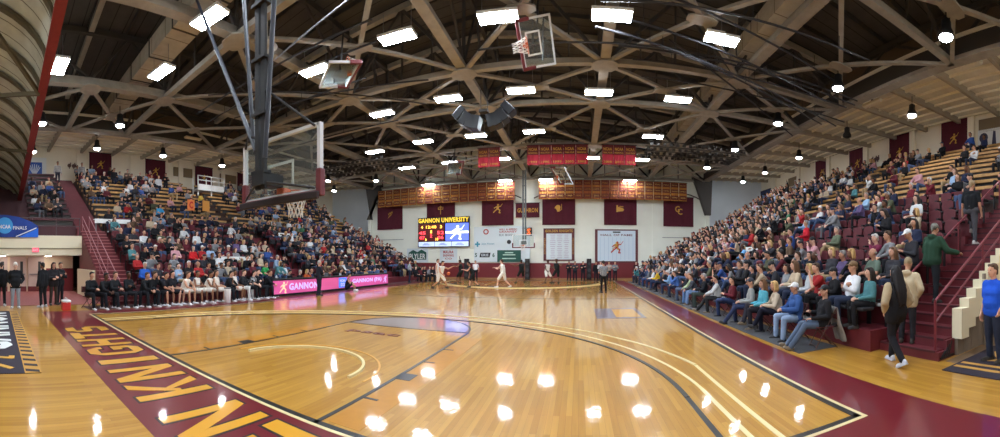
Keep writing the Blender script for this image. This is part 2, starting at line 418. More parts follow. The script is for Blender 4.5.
# maroon and pink carpet of the corridor on the left, black runners under the side seats
struct(MB().bx(-24, -14.9, -6, 4.5, 0, .01).build('floor_corridor_carpet', mat('pink_maroon_carpet', (150, 88, 86), .9, noise=.1)))
struct(MB().bx(xs1+1.05, xs1+2.05, 6.05, 31, 0, .006).build('floor_rubber_runner', RUBBER))
struct(MB().bx(xs0-2.3, xs0-1.0, 3.4, 31, 0, .006).build('floor_bench_runner', MAROON_DK))

# ---------------------------------------------------------------- walls
ZW = 11.6
struct(MB().bx(XL-.3, XL, -7, 38.2, 0, ZW).build('wall_left', CREAM_WALL))
struct(MB().bx(XR, XR+.3, -7, 38.2, 0, ZW).build('wall_right', CREAM_WALL))
struct(MB().bx(CX-17, CX+17, YW, YW+.3, 0, 13.4).build('wall_far', WALL_FAR))
for s in (-1, 1):
    a, b = sorted((CX+s*17, CX+s*(WC+.3)))
    struct(MB().bx(a, b, 37.4, 37.7, 0, ZW).build('wall_alcove', WALL_ALC))
    a, b = sorted((CX+s*17, CX+s*17.3))
    struct(MB().bx(a, b, YW, 37.5, 0, 13.4).build('wall_alcove_return', WALL_ALC))
struct(MB().bx(XL-.3, XR+.3, -7.3, -7, 0, 13.6).build('wall_near', CREAM_WALL))
struct(MB().bx(CX-16.4, CX+10.2, YW-.12, YW, 0, 1.55).build('wall_far_padding', MAROON_PAD))
struct(MB().bx(CX-16.9, CX+16.9, YW-.14, YW, 0, .16).build('baseboard_far', mat('brown_board', (150, 110, 74), .6)))
# wall pilasters of the long sides
mb = MB()
for k in range(8):
    y = 6.6+k*4.6
    for X, s in ((XL, 1), (XR, -1)): mb = MB().bx(X, X+s*.22, y-.22, y+.22, 7.6, ZW-.3); struct(mb.build('wall_pilaster', CREAM_WALL))
# far wall pilasters and conduit lines
for px in (427, 586, 654):
    X, _ = at_wall(px, 200); struct(MB().bx(X-.18, X+.18, YW-.07, YW, 1.6, 9).build('wall_far_pilaster', WALL_FAR))
mb = MB()
for s, x0, x1 in ((-1, CX-16.6, CX-13), (1, CX+12.5, CX+16.6)):
    struct(MB().bx(x0, x1, YW-.04, YW, 3.95, 4.0).build('trim_conduit', GREY_METAL))
# dark column heads at the far corners
for s in (-1, 1):
    X = CX+s*17
    mb = MB(); mm = M(((1, 0, 0, 0), (0, 0, -1, YW-.5), (0, 1, 0, 0), (0, 0, 0, 1)))
    mb.prism([(X-.25, 6.2), (X+.25, 6.2), (X+s*.4, 9.8), (X-s*1.6, 9.8), (X-s*1.2, 8.9)], -.9, mm)
    struct(mb.build('wall_column_head', STEEL_DK))
    struct(MB().bx(X-.2, X+.2, YW-.25, YW, 0, 6.3).build('wall_column', WALL_FAR))

# ---------------------------------------------------------------- roof
def deck_z(c): return 13.3-abs(c)*.10
for s in (-1, 1):
    mb = MB(); c0, c1 = 0, 17.4
    p = [V((CX+s*c0, -7, deck_z(0))), V((CX+s*c1, -7, deck_z(c1))), V((CX+s*c1, 38, deck_z(c1))), V((CX+s*c0, 38, deck_z(0)))]
    mb.add(p+[q+V((0, 0, .2)) for q in p], [(0, 1, 2, 3), (7, 6, 5, 4), (0, 4, 5, 1), (1, 5, 6, 2), (2, 6, 7, 3), (3, 7, 4, 0)])
    struct(mb.build('ceiling', DECK))
    # cream ceiling over the side stands
    mb = MB(); z0, z9 = 10.3, 10.75
    p = [V((CX+s*16.6, -7, z0)), V((CX+s*(WC+.2), -7, z9)), V((CX+s*(WC+.2), 38, z9)), V((CX+s*16.6, 38, z0))]
    mb.add(p+[q+V((0, 0, .15)) for q in p], [(0, 1, 2, 3), (7, 6, 5, 4), (0, 4, 5, 1), (1, 5, 6, 2), (2, 6, 7, 3), (3, 7, 4, 0)])
    struct(mb.build('ceiling_side', SIDE_DECK))
    for k in range(15):
        y = -1.2+k*2.65
        struct(MB().beam((CX+s*16.8, y, z0-.14), (CX+s*WC, y, z9-.16), .2, .3).build('ceiling_rafter', mat('cream_grey_steel', (170, 160, 142), .8)))
    for k in range(9):
        c = 17.4+k*.86; z = z0+(z9-z0)*(c-16.6)/8.1
        struct(MB().bx(CX+s*c-.05, CX+s*c+.05, -7, 37.4, z-.12, z).build('ceiling_purlin', mat('cream_purlin', (238, 232, 214), .8)))
    # wall strip between low and high roof
    struct(MB().bx(*sorted((CX+s*16.9, CX+s*17.3)), -7, 38, 10.2, 11.9).build('ceiling_clerestory', mat('brown_clerestory', (92, 80, 66), .8)))
ZC = 9.5
CS = [-16.8, -11.2, -5.6, 0, 5.6, 11.2, 16.8]
YS = [-2.5, 4.1, 7.7, 14.3, 17.9, 24.5, 28.1, 34.2]
for j, y in enumerate(YS):
    # transverse trusses: wide bottom chord, top chord and web
    mb = MB()
    if y < 7:
        for s in (-1, 1): mb.beam((CX+s*11.2, y, ZC), (CX+s*16.8, y, ZC), .26, .2)
    else: mb.beam((CX-16.8, y, ZC), (CX+16.8, y, ZC), .26, .2)
    mb.beam((CX-16.8, y, deck_z(16.8)-.25), (CX, y, deck_z(0)-.25), .25, .25); mb.beam((CX+16.8, y, deck_z(16.8)-.25), (CX, y, deck_z(0)-.25), .25, .25)
    struct(mb.build('ceiling_truss_chord', STEEL_TAN))
    mb = MB()
    for a, b in zip(CS, CS[1:]):
        m_ = (a+b)/2
        if y < 7 and abs(m_) < 11: continue
        mb.beam((CX+a, y, ZC), (CX+a, y, deck_z(a)-.2), .12, .12)
        mb.beam((CX+a, y, ZC), (CX+m_, y, deck_z(m_)-.3), .12, .12); mb.beam((CX+b, y, ZC), (CX+m_, y, deck_z(m_)-.3), .12, .12)
        mb.beam((CX+m_, y, ZC), (CX+m_, y, deck_z(m_)-.2), .08, .08)
        for q in (.25, .75):
            c = a+(b-a)*q; mb.beam((CX+c, y, ZC), (CX+c, y, ZC+(deck_z(c)-ZC)*.5), .06, .06)
    struct(mb.build('ceiling_truss_web', STEEL_DK))
for c in CS:
    mb = MB(); wd = .38 if abs(c) < 16 else .5
    mb.beam((CX+c, -6.5, ZC+.02), (CX+c, 34.3, ZC+.02), wd, .16)
    mb.beam((CX+c, -6.5, ZC+.2), (CX+c, 34.3, ZC+.2), .12, .3)
    struct(mb.build('ceiling_girder', STEEL_TAN))
    if abs(c) > 16:
        struct(MB().beam((CX+c, -6.5, ZC+.5), (CX+c, 36.5, ZC+.5), .3, .9).build('ceiling_edge_girder', STEEL_DK))
    mb = MB()
    for a, b in zip(YS, YS[1:]):
        m_ = (a+b)/2; zt = deck_z(c)-.25
        mb.beam((CX+c, a, ZC+.3), (CX+c, m_, zt), .1, .1); mb.beam((CX+c, b, ZC+.3), (CX+c, m_, zt), .1, .1)
    mb.beam((CX+c, -6.5, deck_z(c)-.3), (CX+c, 36.5, deck_z(c)-.3), .2, .25)
    struct(mb.build('ceiling_girder_web', STEEL_DK))
def plate(x, y, z, rx, ry):
    q = [(rx, ry*.45), (rx*.55, ry), (-rx*.55, ry), (-rx, ry*.45), (-rx, -ry*.45), (-rx*.55, -ry), (rx*.55, -ry), (rx, -ry*.45)]
    return MB().prism([(x+a, y+b) for a, b in q], .05, M.Translation((0, 0, z)))
for j, y in enumerate(YS):
    for c in CS[1:-1]:
        if y > 7 or abs(c) > 11: struct(plate(CX+c, y, ZC-.16, .52, .42).build('ceiling_gusset', STEEL_TAN))
for y0, y1 in zip(YS, YS[1:]):
    for a, b in zip(CS, CS[1:]):
        if y1 < 8 and abs(a+b)/2 < 11: continue      # the end bay is open to the deck between the inner girders
        mb = MB()
        mb.beam((CX+a, y0, ZC-.05), (CX+b, y1, ZC-.05), .17, .1); mb.beam((CX+a, y1, ZC-.05), (CX+b, y0, ZC-.05), .17, .1)
        struct(mb.build('ceiling_brace', STEEL_TAN))
        struct(plate(CX+(a+b)/2, (y0+y1)/2, ZC-.14, .5, .24).build('ceiling_brace_plate', STEEL_TAN))
# deck joists
for k in range(24):
    y = -5+k*1.8
    mb = MB()
    for s in (-1, 1): mb.beam((CX, y, deck_z(0)-.1), (CX+s*17, y, deck_z(17)-.1), .09, .2)
    struct(mb.build('ceiling_joist', STEEL_DK))
# pale planked ducts lying above the bottom chords
DUCT = mat_stripes('duct_panels', (178, 170, 152), (110, 96, 78), 1, 1.25, gap=.03)
DUCTX = mat_stripes('duct_panels_across', (178, 170, 152), (110, 96, 78), 0, 1.25, gap=.03)
for x0, x1, y0, y1, mm, lb in ((CX+10.9, CX+12.1, 8, 33.6, DUCT, 'long tan panelled air duct running lengthwise above the right girder line'), (CX-16.2, CX-4.6, 6.1, 7.1, DUCTX, 'tan panelled air duct crossing above the roof steel over the near left stand')):
    t = thing('air_duct', lb, 'duct', ((x0+x1)/2, (y0+y1)/2, 10.2))
    a, b = (x1-x0)/2, (y1-y0)/2
    MB().bx(-a, a, -b, b, 0, .7).build('duct_casing', mm, t)
    mb = MB()
    for k in range(6):
        u = -.9+k*.36
        if a < b: mb.bx(-a-.03, a+.03, u*b-.03, u*b+.03, -.03, .73)
        else: mb.bx(u*a-.03, u*a+.03, -b-.03, b+.03, -.03, .73)
    mb.build('duct_flange', STEEL_DK, t)
# thin dark pipe runs crossing the right half of the roof
PIPES = [((.5, 10.9, 9.15), (10.5, 13.4, 9.15)), ((-3.5, 12.6, 9.25), (11.8, 12.6, 9.25)), ((1.2, 11.6, 9.05), (12.0, 15.6, 9.05)), ((2.0, 13.6, 9.3), (12.0, 13.6, 9.3)),
         ((.5, 11.2, 8.9), (12.5, 15.0, 8.9)), ((2.5, 14.6, 9.2), (13, 14.9, 9.2)), ((1.0, 9.8, 9.3), (9.9, 11.9, 9.3)), ((1.4, 12.9, 9.35), (12.2, 13.2, 9.35)), ((-14, 9.0, 9.25), (-7, 16.2, 9.25)), ((-15.5, 11.6, 9.25), (-6, 14.0, 9.25)),
         ((.6, 10.2, 9.0), (9.4, 9.4, 9.0)), ((3.0, 12.0, 9.2), (12.0, 18.4, 9.2)), ((-16, 9.6, 9.2), (-6, 9.6, 9.2)), ((-17, 10.8, 9.3), (-5.5, 10.8, 9.3)), ((-15, 12.4, 9.1), (-8, 12.4, 9.1)), ((-16.0, 17, 9.1), (-9, 17, 9.1))]
for k, (p, q) in enumerate(PIPES):
    mb = MB().tube(p, q, .035, .035, 8)
    for u in (.15, .5, .85):
        r = V(p).lerp(V(q), u); mb.tube(r, r+V((0, 0, ZC+.3-r.z)), .012, .012, 5)
    struct(mb.build('ceiling_pipe', PIPE_DK))
# bunched divider curtain track rows near the far right and far left roof
for X0, n in ((7.5, 4), (-16.5, 4)):
    for k in range(n):
        mb = MB(); y = 22.5+k*1.0
        mb.tube((X0-3.2, y, 9.2), (X0+3.6, y, 9.2), .03, .03, 6)
        for i in range(16): x = X0-3+i*.42; mb.box((x, y, 9.05), (.2, .1, .16))
        struct(mb.build('ceiling_curtain_track', STEEL_DK))

# ---------------------------------------------------------------- vaulted bay beside the near left corner
VAULT = mat_stripes('vault_boards', (196, 200, 186), (122, 122, 108), 0, .55, gap=.08)
def vedge(X): return 1.85-.0 + (8.24-1.85)+(5.7-8.24)*((-9)-X)/17.0
def vpt(X, u):      # u 0 at the maroon edge .. 1 deep behind
    ye_ = X*-.0565*0+1.50; a = u*PI/2
    return V((X, ye_-6.0*(1-math.cos(a)) - .0 - u*.6, vedge(X)+2.6*math.sin(a)))
mb = MB(); NX, NU = 20, 14
vs = [vpt(-7.5-19*i/NX, j/NU) for i in range(NX+1) for j in range(NU+1)]
fs = [(i*(NU+1)+j, i*(NU+1)+j+1, (i+1)*(NU+1)+j+1, (i+1)*(NU+1)+j) for i in range(NX) for j in range(NU)]
mb.add(vs+[v+V((0, .06, .12)) for v in vs], fs+[tuple(k+len(vs) for k in f)[::-1] for f in fs])
struct(mb.build('ceiling_vault', VAULT, smooth=True))
for i in range(13):
    X = -8-1.5*i; mb = MB()
    pts = [vpt(X, j/12)+V((0, 0, -.12)) for j in range(13)]
    for a, b in zip(pts, pts[1:]): mb.beam(a, b, .1, .2, V((1, 0, 0)))
    struct(mb.build('ceiling_vault_rib', mat('olive_rib', (92, 86, 66), .7)))
for X0, X1 in ((-8, -12.5), (-12.5, -8), (-12.5, -17), (-17, -21.5)):
    mb = MB().beam(vpt(X0, .02)+V((0, -.05, -.3)), vpt(X1, .75)+V((0, 0, -.3)), .1, .14); struct(mb.build('ceiling_vault_brace', mat('olive_rib', (92, 86, 66), .7)))
mb = MB().beam((-7.5, 1.55, vedge(-7.5)), (-26.5, 1.5, vedge(-26.5)), .14, .42)
mb.beam((-7.5, 1.55, vedge(-7.5)-.21), (-26.5, 1.5, vedge(-26.5)-.21), .3, .06)
for k in range(40):
    X = -7.8-k*.46; mb.box((X, 1.63, vedge(X)+.05), (.05, .03, .05))
struct(mb.build('trim_1', mat('red_maroon_steel', (134, 46, 46), .55, noise=.1)))

# ---------------------------------------------------------------- stands
def row_low(r): return 10.23+.75*(r-1), .42*r             # distance from the axis, tread height
def row_up(u): return 16.45+.72*u, 3.8+.42*u
Y0S, Y1S = 5.9, 32.4
for s, nm in ((-1, 'left'), (1, 'right')):
    y0 = Y0S if s < 0 else 5.25
    pts = [(9.86, 0)]
    for r in range(1, 9):
        c, z = row_low(r); pts += [(c-.375, z), (c+.375, z)]
    pts += [(15.86, 3.4), (16.1, 3.4)]
    low = pts+[(16.1, 0)]
    mm = M(((s, 0, 0, CX), (0, 0, 1, 0), (0, 1, 0, 0), (0, 0, 0, 1)))
    struct(MB().prism([(c, z) for c, z in low], Y1S-y0, M.Translation((0, y0, 0)) @ mm).build('floor_lower_stand_'+nm, MAROON))
    up = [(16.1, 0), (16.1, 3.8)]
    for u in range(11):
        c, z = row_up(u); up += [(c-.36, z), (c+.36, z)]
    up += [(WC, row_up(10)[1]), (WC, 0)]
    ya = 3.5 if s > 0 else 6.1
    struct(MB().prism(up, Y1S+.6-ya, M.Translation((0, ya, 0)) @ mm).build('floor_upper_stand_'+nm, TERRACE))
    # aisle steps
    for k, ya in enumerate((16.0, 26.5)):
        mb = MB()
        for r in range(1, 9):
            c, z = row_low(r); mb.bx(CX+s*(c-.375), CX+s*(c-.08), ya-.55, ya+.55, z-.42, z-.2)
        for u in range(11):
            c, z = row_up(u); mb.bx(CX+s*(c-.36), CX+s*(c-.08), ya-.55, ya+.55, z-.42, z-.2)
        struct(mb.build('floor_aisle_steps_'+nm, MAROON))
# wooden benches
SECT = {-1: [(1.9, 4.4), (6.1, 15.4), (16.6, 25.9), (27.1, 32.6)], 1: [(5.3, 15.4), (16.6, 25.9), (27.1, 32.6)]}
SECN = {-1: ['left of the near stairs', 'next to the near stairs', 'in the middle block', 'in the far block'], 1: ['next to the near stairs', 'in the middle block', 'in the far block']}
for s in (-1, 1):
    for (ya, yb), sn in zip(SECT[s], SECN[s]):
        for u in range(11):
            c, z = row_up(u); X = CX+s*(c-.05); dk = s < 0 and ya < 3
            t = thing('bleacher_bench', '%s plank bench %s, %s upper row of the %s stand' % ('dark maroon' if dk else 'yellow wooden', sn, nth(u+1), 'left' if s < 0 else 'right'), 'bench', (X, (ya+yb)/2, z), 0, 'plank benches of the upper stands')
            L2 = (yb-ya)/2; mt = MAROON_DK if dk else BENCH
            MB().bx(-.15, .15, -L2, L2, .29, .41).build('seat', mt, t)
            MB().bx(s*.17-.015, s*.17+.015, -L2, L2, .04, .2).build('toe_board', mt, t)
            MB().bx(-s*.02-.02, -s*.02+.02, -L2+.05, L2-.05, 0, .29).build('support', STEEL_DK, t)
# near left stairs, vestibule and gallery
STY0, STY1 = 4.5, 5.9
mb = MB()
for k in range(20):
    X = -14.3-.275*k; mb.bx(X-.275, X, STY0, STY1, 0, .17*(k+1))
struct(mb.build('floor_stair_left', MAROON))
mb = MB()
for k in range(30):
    X = -20.3-.29*k; mb.bx(X-.29, X, STY0, STY1, 2.6, 3.4+.157*(k+1))
struct(mb.build('floor_stair_upper_left', MAROON))
mb = MB()
for k in range(20): X = -14.3-.275*k; mb.bx(X-.02, X+.012, STY0+.03, STY1-.03, .17*(k+1)-.03, .17*(k+1)+.006)
struct(mb.build('trim_stair_nosing', mat('pink_nosing', (170, 100, 100), .6)))
mb = MB()
pts = [(16.1, 2.9), (16.1, 3.8)]
for u in range(11):
    c, z = row_up(u); pts += [(c-.36, z), (c+.36, z)]
pts += [(WC, row_up(10)[1]), (WC, 2.9)]
struct(MB().prism(pts, 4.5+5, M.Translation((0, -5, 0)) @ M(((-1, 0, 0, CX), (0, 0, 1, 0), (0, 1, 0, 0), (0, 0, 0, 1)))).build('floor_gallery_left', MAROON_DK))
GX = -19.2
CREAMP = mat('cream_fascia', (236, 226, 196), .8)
struct(MB().bx(GX-1.4, GX, -5, STY0, 2.1, 3.12).build('wall_gallery_fascia', CREAMP))
struct(MB().bx(GX-.02, GX+.05, -5, STY0, 2.42, 2.47).build('trim_fascia_line', mat('trim_olive', (150, 140, 110), .7)))
struct(MB().bx(-14.3-.275*20, -14.3-.275*8, STY0-.12, STY0, 0, 1.36).build('wall_stair_side', CREAMP))
struct(MB().bx(-24, -19.2, -5, STY0, 2.08, 2.12).build('ceiling_corridor', CREAMP))
struct(MB().bx(-24, -21.6, -5, STY0, 0, 2.9).build('wall_corridor', mat('corridor_wall', (222, 208, 184), .8)))
struct(MB().bx(-21.6, -21.5, 2.9, STY0, 0, 1.35).build('wall_corridor_padding', MAROON_PAD))
DOORM = mat('pale_pink_door', (196, 178, 172), .5)
for k, y in enumerate((-.9, .15, 1.25, 2.3)):
    t = struct(MB().bx(-21.6, -21.54, y-.48, y+.48, 0, 2.02).build('door_%d' % (k+1), DOORM))
    MB().bx(-21.54, -21.52, y+.12, y+.28, 1.1, 1.75).build('door_pane', mat('door_glass', (70, 74, 78), .15), t)
    MB().bx(-21.54, -21.46, y-.4, y+.4, .98, 1.04).build('door_bar', GREY_METAL, t)
    MB().bx(-21.54, -21.52, y-.48, y+.48, 0, .3).build('kick_plate', MAROON, t)
# near right stairs with stepped cream flank
RS0, RS1 = 3.85, 5.25
mb = MB()
for k in range(21):
    X = 5.55+.28*k; mb.bx(X, X+.28, RS0, RS1, 0, .175*(k+1))
struct(mb.build('floor_stair_right', MAROON))
mb = MB()
for k in range(21): X = 5.55+.28*k; mb.bx(X-.012, X+.02, RS0+.02, RS1-.02, .175*(k+1)-.03, .175*(k+1)+.006)
struct(mb.build('trim_stair_edge', MAROON_DK))
mb = MB()
for k in range(2, 21): X = 5.55+.28*k; mb.bx(X, X+.28, RS0-.22, RS0, .175*(k+1)-.2, .175*(k+1)+.38)
struct(mb.build('wall_stair_parapet', CREAMP))
mb = MB()
for k in range(0, 21):
    X = 5.55+.28*k
    if X > 6.1: mb.bx(X+.012, X+.28, RS0-.12, RS0, 0, .175*(k+1)-.1)
struct(mb.build('wall_stair_flank', CONCRETE))
mb = MB()
for k in range(0, 2): X = 5.55+.28*k; mb.bx(X, X+.275, RS0-.06, RS0, 0, .175*(k+1)-.02)
struct(mb.build('wall_stair_panel', MAROON))
mb = MB()
for k in range(4): mb.beam((5.62+k*.08, RS0-.08, .05), (5.74+k*.08, RS0-.08, .16+.05*k), .014, .02)
mb.bx(5.6, 6.05, RS0-.09, RS0-.06, .03, .06)
struct(mb.build('trim_vent_grille', BLACK))
struct(MB().bx(5.6, 6.6, RS0-.05, RS1+.5, 0, .06).build('floor_stair_foot', BLACK))
struct(MB().bx(7.15, 7.2+.6, RS0-.17, RS0-.12, 0, 1.55).build('door_5', mat('grey_brown_door', (140, 126, 112), .6)))
struct(MB().bx(xs1+2.6, 16, 3.2, RS0-.15, 0, .004).build('floor_dark_patch', mat('dark_tan_floor', (120, 96, 70), .5)))  # plain darker strip of floor along the stair flank
# ---------------------------------------------------------------- lamps
def hb_proto():
    t = thing('high_bay_light', 'x', 'ceiling light')
    MB().bx(-.62, .62, -.27, .27, .02, .12).build('housing', WHITE, t, bevel=.02)
    MB().bx(-.58, .58, -.24, .24, -.005, .02).build('diffuser', LIT, t)
    for x in (-.5, .5): MB().tube((x, 0, .12), (x, 0, .9), .012, .012, 6).build('hanger', GREY_METAL, t)
    return t
HB = [(209,19,.3,'over the near basket mast'),(161,73,.25,'left of the near basket struts'),(60,67,.05,'beside the maroon vault beam'),(315,71,.2,'behind the folded glass backboard at left'),
 (397,38,.12,'near left roof, right of the folded backboard'),(498,18,.1,'nearest the top edge, left of the folded practice goal'),(612,16,0,'nearest the top edge, right of the folded practice goal'),
 (714,38,-.15,'left half of the pair in the right roof'),(729,42,-.15,'right half of the pair in the right roof'),
 (382,114,.1,'leftmost of the five in the second row'),(448,99,.08,'second from left in the second row'),(521,91,.04,'middle of the five in the second row'),(599,93,0,'fourth in the second row'),(678,100,-.1,'rightmost of the five in the second row'),
 (375,152,.1,'leftmost of the third row'),(423,142,.08,'second in the third row'),(476,136,.05,'third in the third row'),(534,132,0,'fourth in the third row, above the red banners'),(653,137,-.1,'rightmost in the third row'),
 (407,168,.1,'left end of the fourth row'),(450,163,.1,'fourth row, left of the red banners'),(502,159,0,'under the left pair of red banners'),(591,158,0,'under the middle red banners'),(641,160,0,'under the right trio of red banners'),
 (428,185,0,'above the gold banners over the scoreboard'),(505,181,0,'above the gold banners left of the far hoop'),(546,180,0,'above the gold banners right of the far hoop'),(630,181,0,'above the gold banners at right')]
proto = hb_proto()
for k, (px, py, rz, lb) in enumerate(HB):
    p = at_z(px, py, 9.12)
    if p.y > 33.2: p = at_z(px, py, 1.85+(9.12-1.85)*33.0/p.y)
    o = proto if k == 0 else copy_tree(proto)
    if 'half of the pair' in lb: o.scale = (.5, 1, 1)
    o.location = p; o.rotation_euler = (0, 0, rz*.6); o['label'] = 'rectangular white LED ceiling light, '+lb; o['group'] = 'rectangular ceiling lights'
for x_, y_ in ((-8, 3.0), (-3.4, 4.2), (.6, 5.2), (5.0, 4.6), (6.5, .5), (1.5, -1.5), (-4, -2.2), (-9.5, -2.4)):  # unseen lamps added behind and above the camera to brighten the near end
    o = copy_tree(proto, V((x_, y_, 9.12))); o['label'] = 'unseen rectangular white LED ceiling light added above the near end, over the photographer'; o['group'] = 'rectangular ceiling lights'
def pend_proto():
    t = thing('pendant_light', 'x', 'ceiling light')
    MB().lathe([(.05, .62), (.16, .55), (.17, .3), (.25, .16), (.26, .02), (.24, .02)], n=18).build('shade', BLACK, t, smooth=True)
    MB().lathe([(.10, -.07), (.2, -.02), (.235, .05), (.2, .08)], n=18).build('lens', LITP, t, smooth=True)
    MB().tube((0, 0, .6), (0, 0, 1.0), .02, .02, 8).build('stem', BLACK, t)
    return t
PD = [(42,124,8.6,'in the near left roof beside the maroon beam'),(33,152,9.2,'low beside the maroon beam at far left'),(97,149,9.2,'before the leftmost star banner'),(120,126,8.6,'in the left roof above the leftmost star banner'),(163,156,9.2,'before the second star banner on the left wall'),(222,166,9.2,'above the white camera stand on the left'),
 (328,181,8.9,'left of the far left corner column'),(334,191,9.0,'lower lamp by the far left alcove'),(376,181,8.7,'at the left end of the gold banners'),
 (946,38,8.9,'brightest in the near right roof'),(912,116,9.2,'before the right star banners, nearest'),(838,89,8.8,'hanging in the right roof beside the edge girder'),(799,158,9.3,'before the far end of the right star banners'),(778,124,8.8,'right roof, left of the edge girder'),
 (735,150,8.8,'far right roof near the curtain tracks'),(765,173,9.3,'over the dark blue wall banner'),(743,182,9.3,'in the far right alcove'),(707,168,8.7,'by the far right corner column')]
proto = pend_proto()
for k, (px, py, z, lb) in enumerate(PD):
    p = at_z(px, py, z); o = proto if k == 0 else copy_tree(proto)
    o.location = p; o['label'] = 'round black pendant lamp '+lb; o['group'] = 'round pendant lamps'
for x_, y_, z_ in ((14.5, 4.5, 9.3), (17.0, 1.0, 9.3), (11.5, .5, 8.7)):  # unseen pendants added to light the near end of the right stand
    o = copy_tree(proto, V((x_, y_, z_))); o['label'] = 'round black pendant lamp added over the near right stand, out of the picture'; o['group'] = 'round pendant lamps'
o = copy_tree(proto, at_z(847, 137, 9.3)); o['label'] = 'round black pendant lamp switched off before the right star banners'; o['group'] = 'round pendant lamps'
for ch in o.children:
    if ch.name.startswith('lens'):
        ch.data = ch.data.copy(); ch.data.materials[0] = BLACK

FIXM = mat('pale_fixture', (222, 214, 192), .6)
for px, py, lb in ((968, 66, 'nearest on the right'), (872, 104, 'second on the right'), (762, 137, 'third on the right'), (193, 139, 'left side above third star banner'), (108, 119, 'left side above first star banner')):
    p = at_z(px, py, 9.78); s = 1 if p.x > 0 else -1
    t = thing('ceiling_strip_fixture', 'unlit pale strip fixture by the roof edge girder, '+lb, 'ceiling light', p)
    MB().bx(-.14, .14, -.6, .6, 0, .1).build('housing', FIXM, t, bevel=.01); MB().bx(-.11, .11, -.57, .57, -.03, .0).build('lens', mat('pale_lens', (236, 230, 212), .4), t); MB().bx(-.03, .03, -.03, .03, .1, .62).build('stem', STEEL_DK, t)

# ---------------------------------------------------------------- basketball goals
GLASS = mat_glass(); NETM = mat('net_cord', (226, 222, 214), .8); ORANGE = mat('rim_orange', (206, 92, 40), .45)
def goal_board(t, w=1.83, h=1.07, pad=MAROON, frame=GREY_METAL):
    """glass board in the xz plane about its lower edge's middle, facing +y"""
    MB().bx(-w/2, w/2, -.015, .015, 0, h).build('glass_board', GLASS, t)
    mb = MB()
    for x in (-w/2, w/2): mb.bx(x-.03, x+.03, -.05, .03, 0, h)
    mb.bx(-w/2, w/2, -.05, .03, h-.05, h); mb.bx(-w/2, w/2, -.05, .03, 0, .06)
    mb.build('board_frame', frame, t)
    mb = MB()
    for x in (-.3, .3): mb.bx(x-.025, x+.025, .016, .02, .17, .62)
    mb.bx(-.3, .3, .016, .02, .57, .62); mb.bx(-.3, .3, .016, .02, .17, .22); mb.build('target_square', WHITE, t)
    mb = MB().bx(-w/2-.04, w/2+.04, -.07, .06, -.06, .03)
    for s in (-1, 1): mb.bx(s*w/2-.05, s*w/2+.05, -.07, .06, -.06, .36)
    mb.build('edge_padding', pad, t, bevel=.02)
    mb = MB(); n = 24; R_ = .23; c = V((0, .40, .15))
    for i in range(n):
        a, b = 2*PI*i/n, 2*PI*(i+1)/n
        mb.tube(c+V((R_*math.cos(a), R_*math.sin(a), 0)), c+V((R_*math.cos(b), R_*math.sin(b), 0)), .011, .011, 6)
    mb.bx(-.09, .09, .02, .19, .11, .17); mb.bx(-.07, .07, .0, .03, .05, .2)
    r = mb.build('rim', ORANGE, t)
    mb = MB(); lv = [(.225, 0), (.19, .11), (.155, .22), (.125, .33), (.13, .44)]; m_ = 12
    for j in range(4):
        for i in range(m_):
            for dd in (0, 1):
                a = 2*PI*(i+(j % 2)*.5)/m_; b = 2*PI*(i+(j % 2)*.5+(.5 if dd else -.5))/m_
                p = c+V((lv[j][0]*math.cos(a), lv[j][0]*math.sin(a), -lv[j][1])); q = c+V((lv[j+1][0]*math.cos(b), lv[j+1][0]*math.sin(b), -lv[j+1][1]))
                mb.tube(p, q, .006, .006, 4, False)
    mb.build('net', NETM, r)
# near goal, hung from the roof on a mast
gy = D0+1.22
t = thing('basketball_goal', 'near glass basketball backboard with maroon padding hung on a black roof mast', 'basketball hoop', (CX, gy, 2.9))
goal_board(t, frame=mat('pale_board_frame', (206, 210, 214), .4))
mb = MB()
for x in (-.075, .075): mb.beam((x, -.42, .1), (x, -.42, 6.5), .055, .09)
for z in (.35, 1.3, 2.2, 3.1, 4.2): mb.bx(-.16, .16, -.5, -.34, z, z+.05)
mb.bx(-.14, .14, -.5, -.05, .16, .36)
mb.build('mast', mat('mast_black', (15, 15, 18), .6), t)
for nm, p, q in (('brace_strut', (-.12, -.42, .75), (-4.6, 1.1, 6.5)), ('brace_strut', (-.2, -.42, 1.0), (-1.35, .1, 6.5)), ('brace_strut', (.1, -.42, .6), (.62, -.42, 6.5))):
    MB().tube(p, q, .04, .04, 10).build(nm, mat('blue_grey_steel', (44, 48, 60), .45), t)
mb = MB()
for x in (-.85, .85): mb.tube((x, -.06, 1.02), (x*.12, -.42, 1.7), .02, .02, 8); mb.tube((x, -.06, .06), (x*.15, -.42, .2), .02, .02, 8)
mb.build('board_brace', PIPE_DK, t)
MB().bx(-.95, .95, -.14, -.06, -.12, .0).build('lower_pad', mat('dark_pad', (44, 34, 38), .8), t, bevel=.02)
MB().tube((.3, -.4, 2.1), (3.4, 3.3, 6.5), .012, .012, 6).build('hoist_cable', GREY_METAL, t)
# far goal
t = thing('basketball_goal', 'far glass basketball backboard hanging on a dark pole before the sponsor board', 'basketball hoop', (CX, D0+CL-1.22, 2.9), PI)
goal_board(t, frame=WHITE)
mb = MB()
for x in (-.1, .1): mb.beam((x, -.5, .2), (x, -.5, 6.6), .11, .14)
for z in (.4, 1.6, 2.8, 4.0, 5.2): mb.bx(-.18, .18, -.58, -.42, z, z+.06)
mb.bx(-.2, .2, -.55, -.05, .25, .5); mb.build('mast', mat('mast_grey', (96, 104, 104), .5), t)
